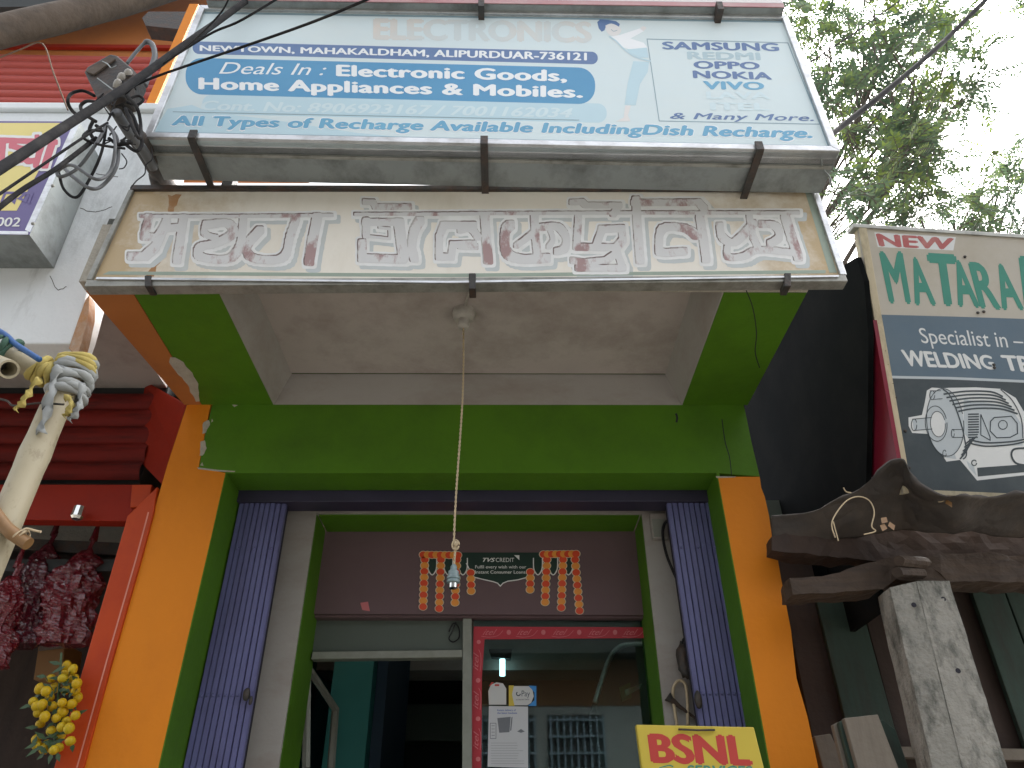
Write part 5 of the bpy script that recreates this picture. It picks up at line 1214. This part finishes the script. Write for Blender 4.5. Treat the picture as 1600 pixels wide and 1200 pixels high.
# battens and nails
def sidebar(p, q, w, d, name, m):
    dr = (q - p).normalized(); sd = dr.cross(PM.n).normalized() * w
    if sd.dot(right_dir) < 0: sd = -sd
    mb = MB(); mb.prism([p + PM.n * .006, q + PM.n * .006, q + sd + PM.n * .006, p + sd + PM.n * .006], PM.n * -d); return mb.build(name, m, mt, bevel=.002)
sidebar(tl, bl_, -.03, .05, 'side_batten', M['frame_wood'])
mb = MB(); mb.prism([tl + PM.n * .007 + Vector((-.02, 0, .0)), trr + PM.n * .007, trr + PM.n * .007 + Vector((0, 0, .02)), tl + PM.n * .007 + Vector((-.02, 0, .02))], PM.n * -.06); mb.build('top_batten', M['alu_dull'], mt, bevel=.002)
mb = MB(); q1 = PM.at(1438, 764); mb.prism([PM.at(1438, 765, .005), PM.at(1700, 776, .005), PM.at(1700, 783, .005), PM.at(1440, 772, .005)], PM.n * -.04); mb.build('bottom_batten', M['frame_wood'], mt)
mb = MB()
for x, y in ((502, 432), (530, 545), (540, 600), (558, 678), (572, 735), (612, 870), (628, 1020), (855, 160), (908, 388), (932, 384), (973, 600), (975, 612), (470, 208), (650, 1075)):
    p = PM.at(*c7(x, y), .002); mb.lathe(p, [(.006, 0), (.005, .003), (.002, .004)], 10, PM.n)
mb.build('nail_head', M['iron'], mt)
# black tarred side wall and the stall structure
rs = thing('repair_stall', (1.7, 2.8, 0), 'dark lean-to repair stall on the right with a black tarred side wall', 'stall')
XB = 1.36
bw = [PX(x, y, XB) for x, y in [(1338, 402), (1290, 432)]]
fy = bw[0].y
za, zbk = bw[0].z, bw[1].z
sl_ = (zbk - za) / (bw[1].y - fy)
fe = [PX(x, y, XB) for x, y in [(1338, 402), (1350, 440), (1357, 522), (1356, 640), (1353, 760), (1345, 830)]]
side_w = fe + [Vector((XB, fe[-1].y, 2.3)), Vector((XB, 4.4, 2.3)), Vector((XB, 4.4, za + sl_ * (3.1 - fy))), Vector((XB, 3.1, za + sl_ * (3.1 - fy)))]
MB().prism(side_w, (.02, 0, 0)).build('black_side_wall', M['black_sheet'], rs)
cw = [PX(x, y, XB + .03) for x, y in [(1340, 500), (1364, 500), (1388, 640), (1405, 736), (1345, 750)]]
MB().prism(cw, (.015, 0, 0)).build('crimson_panel', M['crimson'], rs)
MB().box((XB - .4, 4.4, 0), (4.2, 4.45, 3.3)).build('stall_back', M['black_sheet'], rs)
TX = bpy.data.textures.new('rough_grain', 'CLOUDS'); TX.noise_scale = .09; TX.noise_depth = 3
def roughen(o, lv, st, cut=True):
    if cut:
        bm = bmesh.new(); bm.from_mesh(o.data); L_ = max(o.dimensions) if max(o.dimensions) > 0 else 1
        for _ in range(lv):
            es = [e_ for e_ in bm.edges if e_.calc_length() > .05]
            if es: bmesh.ops.subdivide_edges(bm, edges=es, cuts=1, use_grid_fill=True)
            bmesh.ops.triangulate(bm, faces=[f_ for f_ in bm.faces if len(f_.verts) > 4])
        bm.to_mesh(o.data); bm.free()
    d_ = o.modifiers.new('rough', 'DISPLACE'); d_.texture = TX; d_.strength = st; d_.mid_level = .5; d_.texture_coords = 'GLOBAL'
    return o
# roof edge sheets: wavy tar sheet
def sheet3(ptsA, ptsB, m, name, par, th=.012, nx=24, ny=8, amp=.012):
    A = smooth3(ptsA, 6); B = smooth3(ptsB, 6); n = min(len(A), len(B)); vs = []; fs = []
    for i in range(n):
        for j in range(ny + 1):
            t = j / ny; p = A[i].lerp(B[i], t); vs.append(p + Vector((0, 0, amp * noise.noise(p * 9))) + Vector((0, amp * noise.noise(p * 7 + Vector((3, 1, 2))), 0)))
    for i in range(n - 1):
        for j in range(ny): a0_ = i * (ny + 1) + j; fs.append([a0_, a0_ + 1, a0_ + ny + 2, a0_ + ny + 1])
    mb = MB(); mb.add(vs, fs); o = mb.build(name, m, par, smooth=True, recalc=False); s_ = o.modifiers.new('thickness', 'SOLIDIFY'); s_.thickness = th; return o
M['tar_sheet'] = mat('tarred_tin_sheet', (.045, .038, .034), .75, var=.4, vscale=7, dirt=(.10, .075, .055), damt=.6, dscale=5, bump=.6, bscale=25)
roof_sheet = sheet3([PY(1206, 808, 2.55), PY(1262, 798, 2.5), PY(1320, 780, 2.42), PY(1365, 748, 2.33), PY(1392, 724, 2.28), PY(1411, 714, 2.25), PY(1421, 730, 2.24), PY(1434, 752, 2.24), PY(1460, 768, 2.24), PY(1502, 775, 2.26), PY(1560, 774, 2.3), PY(1640, 770, 2.3)],
       [PY(1206, 856, 2.62), PY(1262, 850, 2.6), PY(1320, 842, 2.58), PY(1365, 834, 2.56), PY(1392, 830, 2.55), PY(1411, 828, 2.54), PY(1424, 828, 2.52), PY(1440, 830, 2.5), PY(1466, 834, 2.5), PY(1504, 836, 2.5), PY(1560, 838, 2.5), PY(1650, 838, 2.5)], M['tar_sheet'], 'roof_edge_sheet', rs, .006, nx=24, ny=22, amp=.022)
roughen(roof_sheet, 0, .03, False)
roughen(MB().prism([PY(x, y, 2.58) for x, y in [(1400, 800), (1480, 800), (1700, 790), (1700, 880), (1400, 880), (1280, 868), (1206, 860), (1206, 838), (1300, 830)]], (0, .08, 0)).build('eave_board', M['plank_brown'], rs), 6, .05)
bm_ = [PY(x, y, 2.50) for x, y in [(1235, 905), (1300, 895), (1390, 872), (1480, 864), (1700, 866), (1700, 912), (1480, 908), (1400, 905), (1380, 920), (1300, 925), (1238, 930)]]
roughen(MB().prism(bm_, (0, .12, 0)).build('roof_beam', M['beam_wood'], rs), 6, .04)
bb2 = MB(); bb2.tube([PY(1405, 876, 2.42), PY(1440, 880, 2.5), PY(1470, 884, 2.6)], [.02, .022, .02], 10, wob=.15); bb2.tube([PY(1402, 894, 2.42), PY(1440, 896, 2.5)], [.018, .018], 10, wob=.15); bb2.build('beam_stub', M['beam_wood'], rs)
# planks wall
for i, (x0, x1, mm, yt, yy) in enumerate([(1212, 1266, 'plank_brown', 870, 2.98), (1268, 1335, 'plank_green', 905, 2.95), (1337, 1385, 'plank_brown', 905, 2.98), (1387, 1440, 'plank_brown', 905, 3.0), (1442, 1510, 'plank_brown', 905, 2.98), (1512, 1562, 'plank_green', 905, 2.94), (1564, 1625, 'plank_green', 905, 2.97), (1626, 1700, 'plank_brown', 905, 2.99)]):
    P = YPL(yy); k = .3
    tl_, tr_ = P.at(x0, yt), P.at(x1, yt); jl = R.uniform(-.02, .02)
    MB().prism([tl_, tr_, Vector((tr_.x + jl, yy, 0)), Vector((tl_.x + jl, yy, 0))], (0, .025, 0)).build('wall_plank', M[mm], rs, bevel=.003)
MB().prism([PY(x, y, 2.93) for x, y in [(1380, 1166), (1700, 1172), (1700, 1190), (1380, 1182)]], (0, .05, 0)).build('shelf_edge', M['plank_grey'], rs)
MB().box((1.15, 3.02, 0), (4, 3.05, 2.62)).build('inner_lining', M['black_sheet'], rs)
# roof of stall behind the sign
MB().prism([Vector((XB, 2.62, 2.62)), Vector((4, 2.62, 2.62)), Vector((4, 4.4, 2.95)), Vector((XB, 4.4, 2.95))], (0, 0, .02)).build('stall_roof', M['black_sheet'], rs)
tg = thing('dry_creeper', PY(1340, 800, 2.35), 'dry twig and dead leaf caught on the tarred roof edge', 'twig')
mb = MB()
for px in ([(1305, 840), (1300, 815), (1320, 785), (1340, 776), (1358, 782), (1366, 800), (1362, 822), (1368, 830), (1350, 835)], [(1302, 815), (1310, 845)], [(1318, 762), (1322, 768), (1330, 770)], [(1455, 780), (1470, 784), (1482, 776)]):
    mb.tube(smooth3([PY(x, y, 2.30) for x, y in px], 5), .0022, 5)
mb.build('twig', M['twine'], tg)
mb = MB()
for x, y in ((1385, 808), (1390, 815), (1382, 818), (1478, 780)): leaf_quad(mb, PY(x, y, 2.29), Vector((R.uniform(-1, 1), -.2, -1)).normalized(), Vector((0, -1, .2)), .035, .012)
mb.build('dead_leaf', M['bamboo_brown'], tg, recalc=False)
# concrete post
YPo = 2.42
pf = [PY(x, y, YPo) for x, y in [(1430, 908), (1481, 906), (1490, 922), (1575, 1200)]]
pl0 = PY(1470, 1200, YPo)
cp = thing('concrete_post', (pl0.x, YPo, 0), 'mossy grey concrete post standing under the stall beam', 'post')
mb = MB()
q = [PY(1432, 908, YPo), PY(1484, 907, YPo), PY(1490, 930, YPo), PY(1574, 1200, YPo), drop(PY(1574, 1200, YPo)), drop(PY(1502, 1200, YPo)), PY(1502, 1200, YPo)]
bk_ = [PY(1397, 918, YPo), PY(1466, 1200, YPo)]
top_l = PY(1432, 908, YPo); bot_l = PY(1504, 1200, YPo)
fl = [top_l, PY(1484, 907, YPo), PY(1492, 935, YPo), PY(1574, 1200, YPo), drop(PY(1574, 1200, YPo)), drop(bot_l), bot_l]
mb.prism(fl, (0, .13, 0))
tl2 = Vector((PY(1398, 918, YPo).x, YPo + .03, top_l.z - .012)); bl2 = Vector((PY(1466, 1200, YPo).x, YPo + .03, bot_l.z))
mb.prism([top_l + Vector((-.001, .002, 0)), tl2, bl2, drop(bl2), drop(bot_l) + Vector((-.001, .002, 0)), bot_l + Vector((-.001, .002, 0))], (0, .10, 0))
roughen(mb.build('shaft', M['concrete'], cp), 6, .010)
mb = MB()
for x, y in ((1497, 1048), (1474, 936), (1428, 945)): p = PY(x, y, YPo); mb.lathe(p + Vector((0, .002, 0)), [(.008, 0), (.008, -.003)], 12, (0, 1, 0))
mb.build('bolt_hole', M['gate_gap'], cp)
# stacked planks
grp = 'planks standing in the right stall'
for (px, mm, yy, lab) in (([(1319, 1122), (1372, 1116), (1410, 1215), (1345, 1215)], 'plank_grey', 2.5, 'wide grey plank in front of the standing stack'),
                         ([(1311, 1128), (1319, 1124), (1348, 1215), (1334, 1215)], 'plank_green', 2.54, 'narrow greenish plank edge beside the wide grey plank'),
                         ([(1302, 1132), (1310, 1128), (1334, 1215), (1322, 1215)], 'plank_grey', 2.57, 'narrow weathered plank at the outer left of the stack'),
                         ([(1362, 1130), (1380, 1124), (1400, 1140), (1425, 1215), (1400, 1215)], 'plank_green', 2.60, 'teal plank showing behind the wide grey plank')):
    P = YPL(yy); q = [P.at(*p) for p in px]; n_ = len(q)
    pts = q[:-2] + [q[-2], drop(q[-2]), drop(q[-1]), q[-1]] if True else q
    o = MB().prism(pts, (0, .026, 0)).build('standing_plank', M[mm], None, bevel=.003); relabel(o, lab, 'plank', grp)
lb = thing('concrete_slab', PY(1285, 1150, 2.8), 'rough grey slab in the dark between orange pillar and planks', 'slab')
MB().prism([PY(x, y, 2.8) for x, y in [(1272, 1150), (1298, 1146), (1330, 1215), (1290, 1215)]], (0, .06, 0)).build('slab', M['plank_grey'], lb, bevel=.004)

# ================================================================== BSNL SIGN
YN = 2.5; PN = YPL(YN)
bs = thing('yellow_service_sign', PN.at(1090, 1200), 'small yellow signboard with red BSNL letters in front of the right gate', 'signboard')
bs['label'] = 'small yellow signboard with big red letters in front of the right gate'
bq = [PN.at(994, 1132), PN.at(1178, 1136), PN.at(1194, 1200)]
bl3 = PN.at(1003, 1200)
MB().prism([bq[0], bq[1], bq[2], Vector((bq[2].x, YN, bq[2].z - .32)), Vector((bl3.x, YN, bl3.z - .32)), bl3], (0, .03, 0)).build('sign_panel', M['yellow_p'], bs, bevel=.003)
mb = MB(); text(mb, 'BSNL', tq(1017, 1177, 1192, 1197, 1146, 1148.5, -6, -8), PN, .0016, .055); mb.build('red_lettering', M['red_p'], bs)
mb = MB(); text(mb, 'SERVICES', tq(1074, 1176, 1212, 1213, 1195.5, 1197), PN, .0016, .03); stroke(mb, smooth_px([(1030, 1200), (1045, 1196), (1052, 1198)]), PN, 2, .0016); mb.build('green_lettering', M['mt_green'], bs)
mb = MB(); mb.tube([PN.at(1060, 1139.5, .006), PN.at(1090, 1141, .01), PN.at(1117, 1140.5, .006)], .003, 6); mb.build('top_hook', M['iron'], bs)
MB().box((bq[0].x + .1, YN + .032, 0), (bq[0].x + .14, YN + .06, bl3.z)).build('sign_leg', M['iron'], bs)
MB().box((bq[1].x - .1, YN + .032, 0), (bq[1].x - .06, YN + .06, bl3.z)).build('sign_leg', M['iron'], bs)

# ================================================================== TREES
def tree(name, base, label, hubs, clusters, seed, leafL=.13, per=7):
    o = thing(name, base, label, 'tree'); rr_ = random.Random(seed); wood = MB(); lf = MB()
    # trunk and limbs
    hub0 = Vector(base); crown_c = sum(hubs, Vector()) / len(hubs)
    fork = Vector((hub0.x * .7 + crown_c.x * .3, hub0.y * .7 + crown_c.y * .3, hub0.z + (crown_c.z - hub0.z) * .55))
    tr_ = MB(); tr_.tube(smooth3([hub0, hub0.lerp(fork, .5) + Vector((.08, .05, 0)), fork], 6), [.12 - .005 * i for i in range(13)], 12, wob=.05); tr_.build('trunk', M['bark'], o, smooth=True)
    for h in hubs:
        mid = fork.lerp(h, .5) + Vector((rr_.uniform(-.3, .3), rr_.uniform(-.3, .3), rr_.uniform(0, .3))); pts = smooth3([fork, mid, h], 7)
        wood.tube(pts, [.045 * (1 - .7 * i / (len(pts) - 1)) for i in range(len(pts))], 8, wob=.06)
    for c_ in clusters:
        h = min(hubs, key=lambda q: (q - c_).length); h = h.lerp(fork, rr_.uniform(0, .35)) + Vector([rr_.uniform(-.05, .05) for _ in range(3)]); mid = h.lerp(c_, .5) + Vector([rr_.uniform(-.12, .12) for _ in range(3)])
        pts = smooth3([h, mid, c_], 5); wood.tube(pts, [.015 * (1 - .75 * i / (len(pts) - 1)) for i in range(len(pts))], 6)
        # fronds
        for k in range(rr_.randint(per - 2, per + 2)):
            a_ = rr_.uniform(0, 2 * math.pi); el = rr_.uniform(-.7, .5); d = Vector((math.cos(a_) * math.cos(el), math.sin(a_) * math.cos(el), math.sin(el)))
            st0 = c_ + Vector([rr_.gauss(0, .12) for _ in range(3)]); Lr = rr_.uniform(.22, .42); n = rr_.randint(7, 10)
            up_ = Vector((rr_.uniform(-.4, .4), rr_.uniform(-.4, .4), 1)).normalized(); sd = d.cross(up_).normalized(); nn = sd.cross(d)
            prev = st0; rp_ = [st0]
            for j in range(1, n + 1):
                t = j / n; p = st0 + d * Lr * t - Vector((0, 0, .10 * t * t)); rp_.append(p)
                for sg_ in (-1, 1):
                    ld = (sd * sg_ * .85 + d * .55 + Vector((0, 0, -.25)) + Vector([rr_.uniform(-.18, .18) for _ in range(3)])).normalized()
                    leaf_quad(lf, p, ld, nn, leafL * rr_.uniform(.7, 1.1) * (1 - .35 * abs(t - .45)), leafL * .15)
            leaf_quad(lf, rp_[-1], d, nn, leafL, leafL * .15)
            wood.tube(rp_, .004, 4, caps=False)
    wood.build('branch', M['bark'], o, smooth=True); lf.build('crown', M['leaf'], o, recalc=False)
    return o
rt = random.Random(5)
def region(specs):
    out = []
    for (x, y, rx, ry, n, Y0, Y1) in specs:
        for _ in range(max(1, round(n * .56))):
            a_ = rt.uniform(0, 6.283); k = math.sqrt(rt.random()); out.append(PY(x + rx * k * math.cos(a_), y + ry * k * math.sin(a_), rt.uniform(Y0, Y1)))
    return out
clA = region([(1270, 30, 60, 50, 20, 5, 8), (1350, 35, 80, 45, 20, 5, 8), (1440, 45, 65, 40, 16, 5, 7.5), (1290, 110, 45, 45, 13, 5, 8), (1370, 110, 40, 40, 13, 5, 7.5), (1330, 170, 45, 35, 14, 5, 8), (1400, 165, 70, 40, 16, 5, 7.5), (1440, 225, 55, 45, 18, 5, 7), (1380, 215, 55, 40, 12, 5, 7.5),
              (1350, 260, 60, 40, 13, 5, 8), (1420, 280, 50, 30, 9, 5, 7), (1500, 130, 32, 24, 5, 5, 6), (1520, 138, 22, 18, 4, 5, 6), (1500, 60, 38, 28, 5, 5, 6.5), (1470, 150, 40, 30, 4, 5, 6), (1310, 320, 40, 30, 6, 6, 8), (1240, 310, 30, 30, 4, 6, 8)])
clA += region([(1300, -90, 140, 80, 18, 5.5, 8), (1480, -60, 80, 60, 8, 5.5, 7.5), (1180, -40, 60, 80, 8, 6, 8.5), (1200, 150, 60, 100, 10, 6.5, 8.5)])
hubsA = [PY(1300, 90, 6.5), PY(1400, 60, 6.2), PY(1350, 200, 6.6), PY(1440, 190, 6.0), PY(1330, 290, 7.0), PY(1470, 110, 5.8)]
tree('spreading_tree', (1.5, 8.5, 0), 'tall feathery leaved tree rising right beside the billboard', hubsA, clA, 11, .104, 8)
clB = region([(1500, 330, 40, 30, 12, 6, 8), (1560, 240, 26, 16, 6, 6, 8), (1585, 275, 26, 20, 7, 6, 8), (1430, 335, 30, 20, 7, 6, 8), (1580, 335, 30, 20, 5, 6, 8), (1545, 300, 30, 20, 2, 6, 8), (1610, 10, 26, 14, 4, 6, 8), (1645, 200, 40, 60, 10, 6, 9), (1400, 340, 30, 12, 4, 6, 8)])
hubsB = [PY(1490, 345, 7), PY(1560, 300, 7.2), PY(1440, 345, 7), PY(1640, 215, 7.5)]
tree('thin_tree', (5.6, 9.0, 0), 'thin sparse tree with bare forked branches behind the motor sign', hubsB, clB, 23, .10, 7)
o = MB(); o.tube(smooth3([PY(1240, 258, 1.9), PY(1312, 200, 2.1), PY(1380, 146, 2.2), PY(1460, 78, 2.3), PY(1560, -20, 2.4), PY(1900, -360, 2.7)], 10), .0135, 10)
relabel(o.build('overhead_cable', M['black_cable'], None, smooth=True), 'thick black cable running up from behind the billboard across the tree', 'cable')
o = MB(); o.tube(smooth3([PY(1262, 100, 3.4), PY(1340, 48, 3.5), PY(1420, -8, 3.6), PY(1700, -200, 3.9)], 10), .006, 8)
relabel(o.build('overhead_cable', M['black_cable'], None, smooth=True), 'thin dark wire crossing the tree near its top', 'cable')

# ================================================================== ACROSS THE STREET (seen only as reflection in the window)
ac = thing('opposite_building', (0, -10, 0), 'orange and white building across the street mirrored in the window glass', 'building')
MB().box((-9, -7.3, 0), (9, -7.0, 2.7)).build('lower_wall', M['dark_room'], ac)
MB().box((-9, -7.3, 2.7), (9, -7.0, 3.95)).build('middle_wall', M['far_white'], ac)
MB().box((-9, -7.32, 3.95), (9, -6.98, 4.7)).build('upper_wall', M['far_orange'], ac)
MB().box((-9, -7.6, 4.7), (9, -6.5, 6.6)).build('roof_eave', M['dark_room'], ac)
for x in (-5.4, -2.4, -.4, .75, 2.6, 5.2):
    w_ = MB(); w_.box((x, -6.99, 2.85), (x + .95, -6.97, 3.8)); wo_ = w_.build('window', M['dark_room'], ac)
    gg = MB()
    for k in range(9): gg.box((x + .03 + k * .11, -6.96, 2.87), (x + .06 + k * .11, -6.94, 3.78))
    for k in range(4): gg.box((x, -6.94, 2.95 + k * .25), (x + .95, -6.92, 2.98 + k * .25))
    gg.build('grille', M['far_blue'], wo_)
